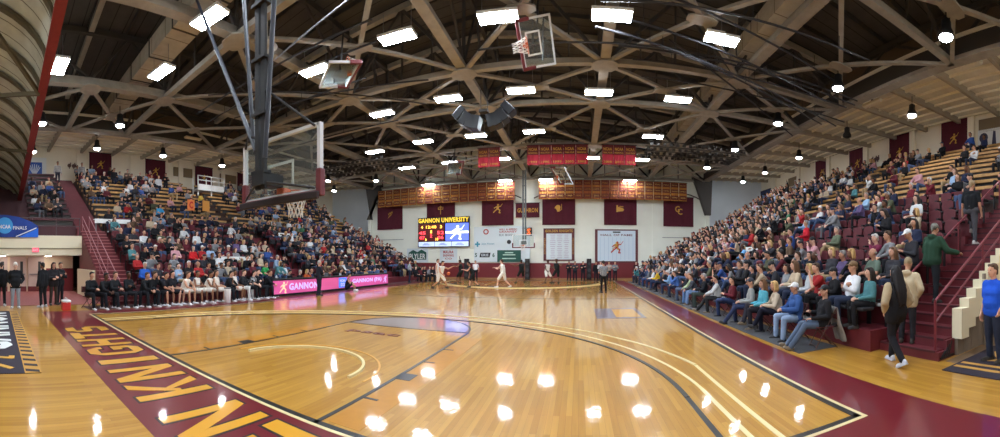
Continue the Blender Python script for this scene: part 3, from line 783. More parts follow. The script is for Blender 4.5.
# practice goals folded up under the roof
def nv_(a): return V(a).normalized()
def folded(px, py, z, rot, lb, w=1.83):
    p = at_z(px, py, z); t = thing('basketball_goal', lb, 'basketball hoop', p, 0, None)
    b, n = nv_(rot[0]), V(rot[1]); n = (n-b*n.dot(b)).normalized(); a = n.cross(b)      # up the board, out of its face, along its width
    rm = M(((a.x, n.x, b.x), (a.y, n.y, b.y), (a.z, n.z, b.z)))
    t.rotation_euler = rm.to_euler(); goal_board(t, w, 1.0 if w < 1.5 else 1.07, frame=mat('pale_board_frame', (206, 210, 214), .4))
    inv = rm.inverted(); mb = MB()
    for x in (-.5, .5):
        a = V((x, -.05, .6)); wv = rm @ a + p; top = V((wv.x, wv.y+.2, ZC+.35)); mb.tube(a, inv @ (top-p), .03, .03, 8)
    mb.build('hanging_frame', PIPE_DK, t)
folded(353, 75, 8.45, ((-.62, -.75, -.12), (.05, .05, 1)), 'folded up glass practice goal hanging under the near left roof')
folded(521, 46, 8.35, ((.93, .12, .2), (-.25, -.78, -.55)), 'folded up practice goal with violet top pad hanging near the top middle', 1.3)
folded(556, 176, 8.0, ((.85, -.4, -.1), (.1, -.5, -.8)), 'small folded practice goal hanging in front of the far gold banners')
folded(462, 168, 8.3, ((-.85, -.4, -.1), (.1, .3, 1)), 'small folded practice goal left of the red roof banners')
# speaker cluster
p = at_z(484, 124, 7.9)
t = thing('speaker_cluster', 'black hanging loudspeaker cluster in the middle of the roof', 'loudspeaker', p)
for s in (-1, 1):
    mb = MB()
    for k in range(4): a = .25+k*.25; mb.box((s*(.35+.28*k*.9), 0, .05+.11*k*k*.5), (.34, .6, .6), M.Rotation(-s*a*.8, 3, 'Y'))
    mb.build('speaker_array', mat('speaker_black', (26, 27, 32), .4), t, bevel=.03)
MB().bx(-.2, .2, -.15, .15, .5, .62).build('mounting_plate', STEEL_DK, t)
mb = MB(); mb.tube((-.15, 0, .6), (-.15, 0, 1.55), .02); mb.tube((.15, 0, .6), (.15, 0, 1.55), .02); mb.build('hanger', STEEL_DK, t)
p = at_z(267, 47, 8.6)
t = thing('horn_speaker', 'cream bell shaped horn speaker hanging from the left roof', 'loudspeaker', p)
MB().lathe([(.34, 0), (.3, .05), (.1, .14), (.06, .2)], n=18).build('horn', STEEL_TAN, t, smooth=True); MB().tube((0, 0, .18), (0, 0, 1.0), .03).build('stem', STEEL_TAN, t)

# ---------------------------------------------------------------- banners
def knight(mb, m, s, h=.012):
    """small lunging swordsman"""
    mb.disc((.05*s, .33*s), .10*s, h, m, 10)
    mb.prism([(-.14*s, .22*s), (.18*s, .2*s), (.12*s, -.12*s), (-.1*s, -.1*s)], h, m)
    mb.stroke([(-.02*s, -.08*s), (-.22*s, -.22*s), (-.42*s, -.42*s)], .1*s, h, m); mb.stroke([(.05*s, -.1*s), (.24*s, -.2*s), (.16*s, -.45*s), (.28*s, -.46*s)], .1*s, h, m)
    mb.stroke([(.12*s, .16*s), (.34*s, .2*s)], .08*s, h, m); mb.stroke([(.3*s, .16*s), (.5*s, .44*s)], .04*s, h, m); mb.stroke([(-.1*s, .16*s), (-.34*s, .02*s)], .08*s, h, m)
    return mb
def banner(nm, lb, mf, x, y, z, w, h, mt, grp, art, cat='banner', rod=True):
    """a hanging cloth, W by H about (x, y, z) in the plane MF gives"""
    t = thing(nm, lb, cat, (x, y, z), 0, grp)
    m = mf(0, 0, 0); mb = MB(); nx, ny = 10, 2
    vs = [m @ V((-w/2+w*i/nx, h/2-h*j/ny, .02*math.sin(i*1.9)*(.3+j/ny*.7))) for i in range(nx+1) for j in range(ny+1)]
    bk = [m @ V((-w/2+w*i/nx, h/2-h*j/ny, .02*math.sin(i*1.9)*(.3+j/ny*.7)-.012)) for i in range(nx+1) for j in range(ny+1)]
    fs = [(i*(ny+1)+j, i*(ny+1)+j+1, (i+1)*(ny+1)+j+1, (i+1)*(ny+1)+j) for i in range(nx) for j in range(ny)]
    mb.add(vs+bk, fs+[tuple(k+len(vs) for k in f)[::-1] for f in fs]); mb.build('cloth', mt, t)
    if rod: MB().tube(m @ V((-w/2-.05, h/2, 0)), m @ V((w/2+.05, h/2, 0)), .03, .03, 8).build('rod', BLACK, t)
    if art:
        for anm, amt, fn in art:
            a = MB(); fn(a, m @ M.Translation((0, 0, .026))); a.build(anm, amt, t)
    return t
star = [('emblem', GOLD, lambda a, m: knight(a, m, .7))]
for k, (px, y0, y1) in enumerate(((100.5, 153, 176), (155.5, 160, 182.5), (204, 167, 189), (245, 174, 192), (270, 178, 195), (313, 186, 203))):
    a_ = (px-PX0)/FPX; X = XL+.12; Y = X/math.tan(a_); d = math.hypot(X, Y)
    z0, z1_ = (CAMH+(PY0-q)/FPX*d for q in (y1, y0))
    banner('wall_banner', 'maroon cloth banner with a gold figure, %s from the near end on the left wall' % nth(k+1), plane_left, X, Y, (z0+z1_)/2, 1.9, z1_-z0, MAROON_CLOTH, 'maroon banners of the long walls', star)
for k, (px, y0, y1) in enumerate(((954, 117, 160), (899.5, 135, 169.5), (857.5, 149, 178), (822, 159, 187))):
    a_ = (px-PX0)/FPX; X = XR-.12; Y = X/math.tan(a_); d = math.hypot(X, Y)
    z0, z1_ = (CAMH+(PY0-q)/FPX*d for q in (y1, y0))
    banner('wall_banner', 'maroon cloth banner with a gold figure, %s from the near end on the right wall' % nth(k+1), plane_right, X, Y, (z0+z1_)/2, 1.95, z1_-z0, MAROON_CLOTH, 'maroon banners of the long walls', star)
# other things on the long walls
NAVY = mat('navy_cloth', (38, 52, 92), .8)
a_ = (765-PX0)/FPX; X = XR-.1; Y = X/math.tan(a_)
def star_text(s, w, h, bold=.02): return lambda a, m: add_text(a, s, m, w, h, .01, bold)
banner('wall_banner', 'dark blue banner high on the far end of the right wall', plane_right, X, Y, 8.9, 2.6, 1.5, NAVY, None, [('lettering', mat('pale_blue', (150, 170, 210), .7), star_text('psac', 1.2, .5))])
X = XL+.1; a_ = (34.5-PX0)/FPX; Y = X/math.tan(a_)
t = thing('wall_poster', 'blue poster with white rays on the left wall beside the maroon beam', 'poster', (X, Y, 8.95))
MB().bx(-.04, .02, -.6, .6, -.62, .62).build('board', mat('poster_blue', (34, 84, 170), .6), t)
mb = MB(); m_ = plane_left(.022, 0, -.1)
for k in range(7): a = PI*(.15+.7*k/6); mb.stroke([(.05*math.cos(a), -.3), (.5*math.cos(a), .15+.4*math.sin(a))], .07, .006, m_)
mb.build('rays', mat('poster_white', (206, 214, 226), .6), t)
MB().bx(-.03, .0, -.95, .95, -1.5, 1.0).build('backing_panel', WHITE, t)
a_ = (992-PX0)/FPX; X = XR-.1; Y = X/math.tan(a_)
t = thing('wall_poster', 'white team photo poster with an orange baseline on the near right wall', 'poster', (X, Y, 9.0))
MB().bx(-.03, .03, -.95, .95, -.55, .75).build('board', WHITE, t)
mb = MB(); m_ = plane_right(-.031, 0, 0)
mb.disc((-.55, .25), .3, .006, m_, 12); mb.prism([(.0, -.25), (.3, -.25), (.25, .55), (.1, .6)], .006, m_); mb.prism([(.55, -.2), (.8, -.2), (.75, .4), (.6, .45)], .006, m_); mb.build('players', mat('poster_dark', (60, 60, 86), .7), t)
MB().prism([(-.9, -.52), (.9, -.52), (.9, -.34), (-.9, -.34)], .007, m_).build('stripe', mat('poster_orange', (226, 150, 60), .6), t)
VENT = mat('vent_brown', (126, 110, 84), .7)
def wallvent(px, s, lb, z=9.7, w=1.9):
    X = (XL+.08) if s < 0 else (XR-.08); Y = X/math.tan((px-PX0)/FPX)
    t = thing('wall_vent', lb, 'vent', (X, Y, z)); MB().bx(-.05, .05, -w/2, w/2, -.4, .4).build('frame', VENT, t)
    mb = MB()
    for k in range(7): mb.beam((-s*-.06, -w/2+.06, -.33+k*.11), (-s*-.06, w/2-.06, -.33+k*.11), .03, .05)
    mb.build('louver', mat('vent_dark', (92, 80, 62), .7), t)
wallvent(183, -1, 'brown louvred vent between the second and third banners of the left wall'); wallvent(228, -1, 'brown louvred vent between the third and fourth banners of the left wall')
wallvent(993, 1, 'brown louvred vent above the poster on the right wall', 10.0); wallvent(793, 1, 'brown louvred vent left of the farthest star banner on the right wall', 9.6, 1.6)
for px, s, lb in ((73, -1, 'small dark emblem cut-out on the left wall by the first banner'), (875, 1, 'small dark emblem cut-out between two right wall banners')):
    X = (XL+.05) if s < 0 else (XR-.05); Y = X/math.tan((px-PX0)/FPX); t = thing('wall_emblem', lb, 'sign', (X, Y, 9.4))
    m_ = plane_left(0, 0, 0) if s < 0 else plane_right(0, 0, 0); mb = MB()
    for x in (-.3, .05, .3): mb.disc((x, .1*abs(x)), .16, .03, m_, 10); mb.stroke([(x, -.2), (x+.1, .25)], .07, .035, m_)
    mb.build('letters', mat('emblem_brown', (92, 66, 58), .7), t)

# far wall banners
def fpos(px0, px1, y0, y1, Y):
    x0, zb = at_wall((px0+px1)/2, y1, Y); _, zt = at_wall((px0+px1)/2, y0, Y)
    xa, _ = at_wall(px0, y0, Y); xb, _ = at_wall(px1, y0, Y)
    return (xa+xb)/2, (zb+zt)/2, xb-xa, zt-zb
def art_feather(a, m): m = m @ M.Translation((.1, .2, 0)) @ M.Scale(.75, 4); a.stroke([(-.35, -.5), (.3, .45)], .05, .01, m); a.stroke([(-.2, .05), (.35, .3)], .05, .01, m); a.stroke([(-.25, -.1), (-.3, .1), (.1, .35)], .05, .01, m); a.stroke([(.35, .3), (.1, -.1), (-.25, -.35)], .05, .01, m)
def art_blade(a, m): m = m @ M.Translation((0, -.05, 0)) @ M.Scale(.8, 4); a.stroke([(0, -.55), (0, .5)], .09, .01, m); a.stroke([(-.3, .3), (-.3, .05), (.3, .05), (.3, .35)], .09, .01, m); a.disc((0, .3), .16, .01, m, 10)
def art_head(a, m): m = m @ M.Translation((0, .25, 0)) @ M.Scale(.7, 4); a.disc((-.1, 0), .34, .01, m, 14); a.stroke([(-.4, .1), (-.5, -.1)], .1, .01, m); a.prism([(-.3, -.2), (.2, -.2), (.1, -.55), (-.2, -.55)], .01, m); a.stroke([(.38, .45), (.38, -.25), (.2, -.4)], .07, .01, m)
def art_lamp(a, m): m = m @ M.Translation((0, .2, 0)) @ M.Scale(.75, 4); a.prism([(-.5, .45), (-.3, .45), (-.3, -.4), (-.5, -.4)], .01, m); a.prism([(-.3, .25), (.3, .1), (.45, -.1), (.3, -.3), (-.3, -.35)], .01, m); a.stroke([(-.1, .3), (.35, .25)], .08, .01, m)
def art_gc(a, m): m = m @ M.Translation((0, .15, 0)) @ M.Scale(.85, 4); add_text(a, 'G', m @ M.Translation((-.14, .12, 0)), .55, .7, .01, .02); add_text(a, 'C', m @ M.Translation((.16, -.16, 0)), .55, .7, .014, .02)
FB = [(377.4, 402.5, 203.5, 229.5, art_feather, 'with a gold feather, far left of the far wall'), (426.8, 455, 199, 219.5, art_blade, 'with a gold trident mark above the scoreboard'),
      (481.8, 513.6, 196.5, 225.3, lambda a, m: knight(a, m @ M.Translation((0, .25, 0)), .95), 'with a gold running figure left of the far hoop'), (542.3, 575.2, 195.5, 224.8, art_head, 'with a gold warrior head right of the far hoop'),
      (604, 636.7, 197, 225, art_lamp, 'with a gold lamp mark over the white board'), (663.4, 693.4, 197, 226.6, art_gc, 'with gold interlocked letters, far right of the far wall')]
for px0, px1, y0, y1, fn, lb in FB:
    x, z, w_, h_ = fpos(px0, px1, y0, y1, YW-.1)
    banner('wall_banner', 'large maroon banner '+lb, plane_far, x, YW-.1, z, w_, h_, MAROON_CLOTH, 'large maroon banners of the far wall', [('emblem', GOLD, fn)])
    mb = MB(); n = 8
    for i in range(n):
        u0, u1 = -1+2*i/n, -1+2*(i+1)/n
        mb.beam((x+u0*w_*.75, YW-.3, z+h_/2+.35-.6*u0*u0), (x+u1*w_*.75, YW-.3, z+h_/2+.35-.6*u1*u1), .07, .09)
    struct(mb.build('ceiling_end_arch', STEEL_DK))
x, z, w_, h_ = fpos(515.7, 539.5, 203, 217.5, YW-.1)
banner('wall_banner', 'small maroon banner with gold lettering behind the far hoop pole', plane_far, x, YW-.1, z, w_, h_, MAROON_CLOTH, None, [('lettering', GOLD, star_text('GUTHRON', w_*.86, .42, .03))])
GOLDCLOTH = mat('gold_banner_cloth', (176, 118, 46), .85, noise=.15, nscale=2); GOLDCLOTH2 = mat('amber_banner_cloth', (150, 86, 38), .85, noise=.15, nscale=2); MAROON_INK = mat('maroon_ink', (92, 22, 20), .85)
WORDS = ['PSAC', 'NCAA', 'ECC', 'GLIAC', 'NCAA', 'PSAC']
def gold_art(k):
    def fn(a, m):
        a.prism([(-.35, .40), (.35, .40), (.35, .78), (-.35, .78)], .004, m); a.prism([(-.35, -.14), (.35, -.14), (.35, .2), (-.35, .2)], .004, m); a.prism([(-.35, -.76), (.35, -.76), (.35, -.36), (-.35, -.36)], .004, m)
    def tx(a, m):
        add_text(a, WORDS[k % 6], m @ M.Translation((0, .59, .005)), .5, .13, .006, .0); add_text(a, 'CHAMPIONS', m @ M.Translation((0, .03, .005)), .58, .1, .006, .0)
        add_text(a, str(1976+(k*7) % 40), m @ M.Translation((0, -.56, .005)), .46, .14, .006, .0)
    return fn, tx
gi = 0
for side, px0, px1, n in (('left', 378, 515, 16), ('right', 538.5, 687, 17)):
    xa, _ = at_wall(px0, 190, 33.4); xb, _ = at_wall(px1, 190, 33.4)
    for k in range(n):
        w_ = (xb-xa)/n; f1, f2 = gold_art(gi)
        dk = RND.random() < .35
        t = banner('championship_banner', 'gold championship banner with maroon panels, %s from the left in the %s run' % (nth(k+1), side), plane_far, xa+w_*(k+.5), 33.4, 8.2, w_*.94, 1.72,
               GOLDCLOTH2 if dk else GOLDCLOTH, 'gold championship banners of the far end', [('panel', MAROON_INK, f1), ('lettering', GOLD if dk else mat('pale_gold', (226, 190, 110), .7), lambda a, m, f2=f2: f2(a, m))])
        gi += 1
REDCLOTH = mat('red_banner_cloth', (176, 36, 58), .85); REDDK = mat('dark_red_cloth', (96, 30, 32), .85)
def red_art(k):
    return lambda a, m: (add_text(a, 'NCAA', m @ M.Translation((0, .36, .004)), .56, .2, .008, .03), add_text(a, 'FINAL FOUR' if k % 2 else 'REGIONAL', m @ M.Translation((0, .12, .004)), .6, .1, .008, .02), add_text(a, str(1987+k*3), m @ M.Translation((0, -.48, .004)), .55, .14, .008, .02))
k = 0
for side, px0, px1, n in (('left pair', 478, 500, 2), ('middle five', 527, 588, 5), ('right trio', 602, 636, 3)):
    Yr = 24.2; xa, _ = at_wall(px0, 155, Yr); xb, _ = at_wall(px1, 155, Yr)
    for i in range(n):
        w_ = (xb-xa)/n
        banner('tournament_banner', 'red roof banner with a dark gold-lettered top, %s from the left of the %s' % (nth(i+1), side), plane_far, xa+w_*(i+.5), Yr, 8.75, w_*.96, 1.3, REDCLOTH, 'red banners hanging from the roof',
               [('dark_panel', REDDK, lambda a, m, w_=w_: a.prism([(-w_*.46, .0), (w_*.46, .0), (w_*.46, .63), (-w_*.46, .63)], .003, m)), ('lettering', GOLD, red_art(k))]); k += 1

# ---------------------------------------------------------------- scoreboard
x, z, w_, h_ = fpos(419, 470, 223.5, 247, YW-.1)
t = thing('scoreboard', 'wide scoreboard with red digits, blue video screen and gold lettered header', 'scoreboard', (x, YW-.33, z))
MB().bx(-w_/2, w_/2, 0, .2, -h_/2, h_/2+.62).build('cabinet', BLACK, t)
f = plane_far(0, -.012, 0)
add_text(MB(), 'GANNON UNIVERSITY', f @ M.Translation((0, h_/2+.32, 0)), w_*.98, .46, .02, .035).build('header_lettering', mat('header_gold', (240, 200, 60), .5, emit=.5), t)
lx0, lx1 = -w_/2+.06, w_/2*.05; vz0, vz1 = -h_/2+.6, h_/2-.02
MB().prism([(lx0, vz0), (lx1, vz0), (lx1, vz1), (lx0, vz1)], .012, f).build('score_panel', mat('score_panel_red', (84, 22, 22), .4, emit=.25), t)
mb = MB(); my = MB()
g = f @ M.Translation((0, 0, .013)); cw = lx1-lx0; chh = vz1-vz0
for u, v, s, wd in ((.15, .48, '45', .26), (.86, .48, '52', .26), (.15, .2, '07', .2), (.86, .2, '06', .22), (.5, .3, '2', .08)): add_text(mb, s, g @ M.Translation((lx0+u*cw, vz0+v*chh, 0)), cw*wd, chh*.19, .012, .02)
for u, v, s, wd in ((.5, .82, '12:48', .4), (.14, .82, '4', .08), (.88, .82, '3', .08), (.5, .54, '1', .06), (.3, .1, 'b', .06), (.72, .1, '10', .1)): add_text(my, s, g @ M.Translation((lx0+u*cw, vz0+v*chh, 0)), cw*wd, chh*.17, .012, .02)
mb.build('red_digits', mat('led_red', (255, 60, 70), .5, emit=1.7), t); my.build('amber_digits', mat('led_amber', (255, 190, 70), .5, emit=1.4), t)
sx0, sx1 = w_/2*.1, w_/2-.06
s_ = MB().prism([(sx0, vz0), (sx1, vz0), (sx1, vz1), (sx0, vz1)], .012, f).build('video_screen', mat('screen_blue', (84, 104, 232), .4, emit=.75), t)
mb = MB(); cx_, cz_ = (sx0+sx1)/2, (vz0+vz1)/2
mb.prism([(sx0, cz_-.14), (sx1, cz_-.14), (sx1, cz_+.08), (sx0, cz_+.08)], .006, g); knight(mb, g @ M.Translation((cx_, cz_, .001)), 1.5, .008); mb.build('screen_figure', mat('screen_white', (236, 240, 255), .4, emit=.8), s_)
for k in range(3):
    a0, a1 = -w_/2+.06+k*(w_-.12)/3+.02, -w_/2+.06+(k+1)*(w_-.12)/3-.02
    p_ = MB().prism([(a0, -h_/2+.06), (a1, -h_/2+.06), (a1, -h_/2+.52), (a0, -h_/2+.52)], .012, f).build('sponsor_strip', mat('strip_blue_white', (196, 214, 246), .4, emit=.35), t)
    mb = MB(); c_ = (a0+a1)/2
    for q in range(3): mb.stroke([(c_-.45+.1*q, -h_/2+.2+.08*q), (c_+.4-.12*q, -h_/2+.2+.08*q)], .04, .004, g)
    mb.build('strip_marks', mat('strip_mark_blue', (110, 140, 210), .5), p_)

# ---------------------------------------------------------------- boards on the far wall
def board(nm, lb, px0, px1, y0, y1, mt, dep=.06, Y=YW-.1):
    x, z, w_, h_ = fpos(px0, px1, y0, y1, Y); t = thing(nm, lb, 'sign', (x, Y, z))
    MB().bx(-w_/2, w_/2, 0, dep, -h_/2, h_/2).build('panel', mt, t); return t, w_, h_
PALE = mat('pale_board', (214, 226, 230), .5); TEALG = mat('dark_green_board', (24, 84, 74), .5)
f = plane_far(0, -.004, 0)
t, w_, h_ = board('sponsor_sign', 'white sponsor wall board with a dark green lower panel beside the far hoop', 474, 530, 226.5, 262, PALE)
INKR = mat('ink_red', (176, 52, 48), .6); INKB = mat('ink_blue', (50, 110, 170), .6); INKK = mat('ink_black', (24, 26, 34), .6); INKG = mat('ink_grey', (120, 130, 140), .6)
def ux(px): return at_wall(px, 240, YW-.1)[0]-t.location.x
def uz(py): return at_wall(502, py, YW-.1)[1]-t.location.z
mb = MB(); mb.disc((ux(486), uz(231.5)), .27, .006, f); mb.build('round_logo', INKR, t); MB().disc((ux(486), uz(231.5)), .16, .009, f).build('round_logo_centre', PALE, t)
mb = MB()
for k, (yy, s, wd) in enumerate(((229.5, 'WILL & ASSOC', 1.75), (231.8, 'GRANNEY', 1.7))): add_text(mb, s, f @ M.Translation((ux(508), uz(yy), 0)), wd, .18, .006, .02)
mb.build('red_lettering', INKR, t)
add_text(MB(), 'RX BOSN', f @ M.Translation((ux(507), uz(235), 0)), 1.5, .2, .006, .02).build('grey_lettering', INKG, t)
mb = MB(); x_, z_ = ux(477.5), uz(244); mb.prism([(x_-.25, z_-.08), (x_+.25, z_-.08), (x_+.25, z_+.08), (x_-.25, z_+.08)], .006, f); mb.prism([(x_-.08, z_-.25), (x_+.08, z_-.25), (x_+.08, z_+.25), (x_-.08, z_+.25)], .007, f)
add_text(mb, 'Saint Vincent', f @ M.Translation((ux(488), uz(243.5), 0)), 1.25, .2, .006, .0); mb.build('blue_cross_logo', mat('ink_teal', (60, 150, 176), .6), t)
mb = MB(); x_, z_ = ux(485), uz(255); mb.prism([(x_-.55, z_-.22), (x_+.45, z_-.22), (x_+.55, z_+.22), (x_-.45, z_+.22)], .006, f); mb.disc((ux(509), uz(242)), .2, .006, f)
pb = mb.build('black_logo', INKK, t)
add_text(MB(), 'ERIE', plane_far(x_, -.011, z_), .7, .24, .005, .02).build('black_logo_lettering', PALE, pb)
mb = MB(); add_text(mb, '5', f @ M.Translation((ux(476), uz(255), 0)), .22, .4, .006, .03); add_text(mb, '6', f @ M.Translation((ux(493.5), uz(255), 0)), .22, .4, .006, .03); mb.build('side_digits', TEALG, t)
gx0, gx1, gz0, gz1 = ux(497.3), ux(521), uz(262), uz(250.2)
gp = MB().prism([(gx0, gz0), (gx1, gz0), (gx1, gz1), (gx0, gz1)], .02, f).build('green_panel', TEALG, t)
mb = MB(); m_ = plane_far((gx0+gx1)/2, -.026, 0)
for k, wd in ((uz(252.7), .8), (uz(254.8), 1.2), (uz(258.5), 1.3)): mb.prism([(-wd/2, k-.05), (wd/2, k-.05), (wd/2, k+.05), (-wd/2, k+.05)], .004, m_)
mb.build('green_panel_marks', mat('mint', (186, 220, 206), .6), gp)
t, w_, h_ = board('emblem_sign', 'small black and orange square sign beside the far hoop', 525.5, 532, 227.5, 236, INKK)
add_text(MB(), 'S', f, w_*.62, h_*.8, .012, .04).build('letter', mat('sign_orange', (240, 110, 50), .5, emit=.4), t)
t, w_, h_ = board('sponsor_sign', 'white board with dark green lettering under the scoreboard at left', 407, 428, 248.5, 262.5, PALE)
MB().prism([(-w_*.42, -h_*.3), (w_*.42, -h_*.3), (w_*.42, h_*.22), (w_*.2, h_*.42), (0, h_*.24), (-w_*.2, h_*.4), (-w_*.42, h_*.2)], .005, f).build('skyline_logo', TEALG, t)
add_text(MB(), 'PLYLER', plane_far(0, -.012, -h_*.06), w_*.76, h_*.38, .006, .02).build('lettering', WHITE, t)
t, w_, h_ = board('sponsor_sign', 'white board with red lettering under the scoreboard at right', 440, 457, 248.5, 262.5, PALE)
mb = MB(); add_text(mb, 'MAURA', f @ M.Translation((0, h_*.25, 0)), w_*.6, h_*.2, .006, .02); add_text(mb, 'BREWING', f @ M.Translation((0, 0, 0)), w_*.62, h_*.16, .006, .02); add_text(mb, 'CO', f @ M.Translation((0, -h_*.22, 0)), w_*.4, h_*.13, .006, .02); mb.build('lettering', INKR, t)
FR = mat('maroon_frame', (96, 40, 46), .5)
def roster(lb, px0, px1, y0, y1, head):
    t, w_, h_ = board('record_board', lb, px0, px1, y0, y1, FR, .1)
    return t, w_, h_
t, w_, h_ = roster('maroon framed record board with gold heading and white list right of the far hoop', 543.5, 574.5, 228.3, 260.8, 1)
add_text(MB(), 'GOLDEN KNIGHTS', f @ M.Translation((0, h_*.42, 0)), w_*.88, h_*.085, .006, .03).build('heading', GOLD, t)
mb = MB()
for s in (-1, 1): add_text(mb, 'ATHLETES', f @ M.Translation((s*w_*.455, -h_*.05, 0)) @ M.Rotation(PI/2, 4, 'Z'), h_*.5, w_*.035, .006, .02)
mb.build('side_lettering', GOLD, t)
p_ = MB().prism([(-w_*.41, -h_*.46), (w_*.41, -h_*.46), (w_*.41, h_*.34), (-w_*.41, h_*.34)], .012, f).build('list_panel', PALE, t)
mb = MB(); m_ = plane_far(0, -.017, 0)
for c_ in (-.2, .02, .24):
    for r_ in range(13): q = RND.uniform(.05, .085); mb.stroke([(w_*(c_-q), h_*(.29-.058*r_)), (w_*(c_+q), h_*(.29-.058*r_))], .045, .003, m_)
mb.build('list_lines', mat('ink_lilac', (176, 160, 182), .7), p_)
t, w_, h_ = roster('maroon framed white board with a red and gold figure at right on the far wall', 595, 638, 229.3, 263.2, 2)
p_ = MB().prism([(-w_*.44, -h_*.44), (w_*.44, -h_*.44), (w_*.44, h_*.46), (-w_*.44, h_*.46)], .012, f).build('list_panel', mat('pale_blue_board', (204, 220, 232), .5), t)
add_text(MB(), 'HALL OF FAME', plane_far(0, -.017, h_*.33), w_*.74, h_*.06, .004, .02).build('heading', mat('ink_maroon', (112, 60, 70), .6), p_)
mb = MB()
for c_ in range(9):
    mb.stroke([(w_*(-.38+.095*c_), -h_*.4), (w_*(-.38+.095*c_), h_*.26)], .03, .003, m_)
mb.build('list_lines', mat('ink_pale_blue', (168, 190, 214), .7), p_)
knight(MB(), plane_far(0, -.021, -h_*.02), 1.2, .006).build('figure', INKR, p_); knight(MB(), plane_far(-.05, -.026, h_*.02), .8, .006).build('figure_gold', GOLD, p_)
MB().stroke([(-w_*.08, h_*.415), (w_*.08, h_*.415)], .12, .006, m_).build('crest', INKK, p_)
# black wall pads and a small stage box by the far wall
for px, lb in ((467, 'behind the far players at left'), (527.5, 'under the far hoop'), (589, 'behind the standing staff at right')):
    X, _ = at_wall(px, 270, YW-.3); t = thing('portable_speaker', 'tall black loudspeaker box %s' % lb, 'loudspeaker', (X, YW-.4, 0), PI)
    MB().bx(-.21, .21, -.2, .2, .03, 1.95).build('cabinet', BLACK, t, bevel=.03)
    mb = MB(); mb.tube((0, .2, 1.5), (0, .215, 1.5), .13, .13, 16); mb.tube((0, .2, .9), (0, .215, .9), .17, .17, 16); mb.tube((0, .2, .4), (0, .215, .4), .17, .17, 16); mb.build('driver', RUBBER, t)
    mb = MB()
    for x in (-.15, .15):
        for y in (-.14, .14): mb.tube((x, y, 0), (x, y, .03), .03, .03, 8)
    mb.build('rubber_foot', RUBBER, t)

# ---------------------------------------------------------------- scorer's tables with screens
TX = -13.4
def screen_table(y0, y1, lb, col, fn):
    t = thing('scorers_table', lb, 'table', (TX, (y0+y1)/2, 0), 0, 'screen tables along the left sideline'); L2 = (y1-y0)/2
    MB().bx(-.55, .05, -L2, L2, .83, .88).build('table_top', BLACK, t)
    MB().bx(-.06, .0, -L2, L2, .04, .83).build('screen_case', BLACK, t)
    s_ = MB().bx(0, .012, -L2+.03, L2-.03, .13, .80).build('screen', mat('screen_'+col[0], col[1], .35, emit=.24), t)
    fn(s_, L2)
    mb = MB()
    for y in (-L2+.1, L2-.1): mb.bx(-.5, -.46, y-.02, y+.02, 0, .83); mb.bx(-.52, .0, y-.02, y+.02, 0, .03)
    mb.build('leg', STEEL_DK, t)
pl = plane_left(.014, 0, .47); LILAC = mat('screen_lilac', (190, 176, 246), .4, emit=0.43); PEACH = mat('screen_peach', (250, 190, 150), .4, emit=0.40)
def scr1(s_, L2):
    knight(MB(), pl @ M.Translation((-L2+.75, 0, 0)), .62, .006).build('screen_figure', PEACH, s_); add_text(MB(), 'GANNON', pl @ M.Translation((.5, 0, 0)), 2.3, .36, .006, .03).build('screen_lettering', LILAC, s_)
def scr2(s_, L2):
    MB().prism([(.35, -.3), (1.15, -.3), (1.15, .3), (.35, .3)], .006, pl).build('screen_square', mat('screen_sky', (70, 120, 240), .4, emit=0.40), s_)
    mb = MB(); add_text(mb, 'NCAA', pl @ M.Translation((.75, .12, .007)), .55, .16, .004, .03); add_text(mb, 'D2', pl @ M.Translation((.75, -.12, .007)), .4, .2, .004, .03); mb.build('screen_lettering', LILAC, s_)
def scr3(s_, L2):
    add_text(MB(), 'GANNON (PA)', pl @ M.Translation((-.3, 0, 0)), 3.6, .34, .006, .03).build('screen_lettering', LILAC, s_); knight(MB(), pl @ M.Translation((L2-.45, 0, 0)), .5, .006).build('screen_figure', LILAC, s_)
screen_table(12.35, 15.95, 'pink screen table with a peach figure nearest the bench', ('pink', (206, 84, 146)), scr1)
screen_table(15.97, 18.75, 'pink screen table with a blue square emblem in the middle', ('rose', (206, 88, 140)), scr2)
screen_table(18.77, 23.7, 'pink screen table with long lettering at the far end', ('magenta', (200, 80, 146)), scr3)
# white press table tops in the stands
for px, py, r, s, lb, L2 in ((232, 264, 3, -1, 'white topped press table in the left lower stand', 1.3), (113, 237, 8, -1, 'white topped ledge table at the near left stair head', 1.1), (706, 264, 3, 1, 'white topped press table low in the right stand', .9), (676, 261, 2, 1, 'white topped press table far low in the right stand', 1.0), (753, 262, 4, 1, 'white topped press table in the middle of the right stand', .8), (722, 245, 6, 1, 'white topped press table higher in the right stand', .9)):
    c, z = row_low(r); X = CX+s*(c-.24); Y = X/math.tan((px-PX0)/FPX)
    t = thing('press_table', lb, 'table', (X, Y, z)); MB().bx(-.13, .13, -L2, L2, .72, .76).build('table_top', WHITE, t)
    MB().bx(-s*.14-.01, -s*.14+.01, -L2, L2, .52, .76).build('front_panel', WHITE, t)
    mb = MB()
    for y in (-L2+.1, L2-.1): mb.bx(-.1, .1, y-.02, y+.02, 0, .72)
    mb.build('leg', GREY_METAL, t)
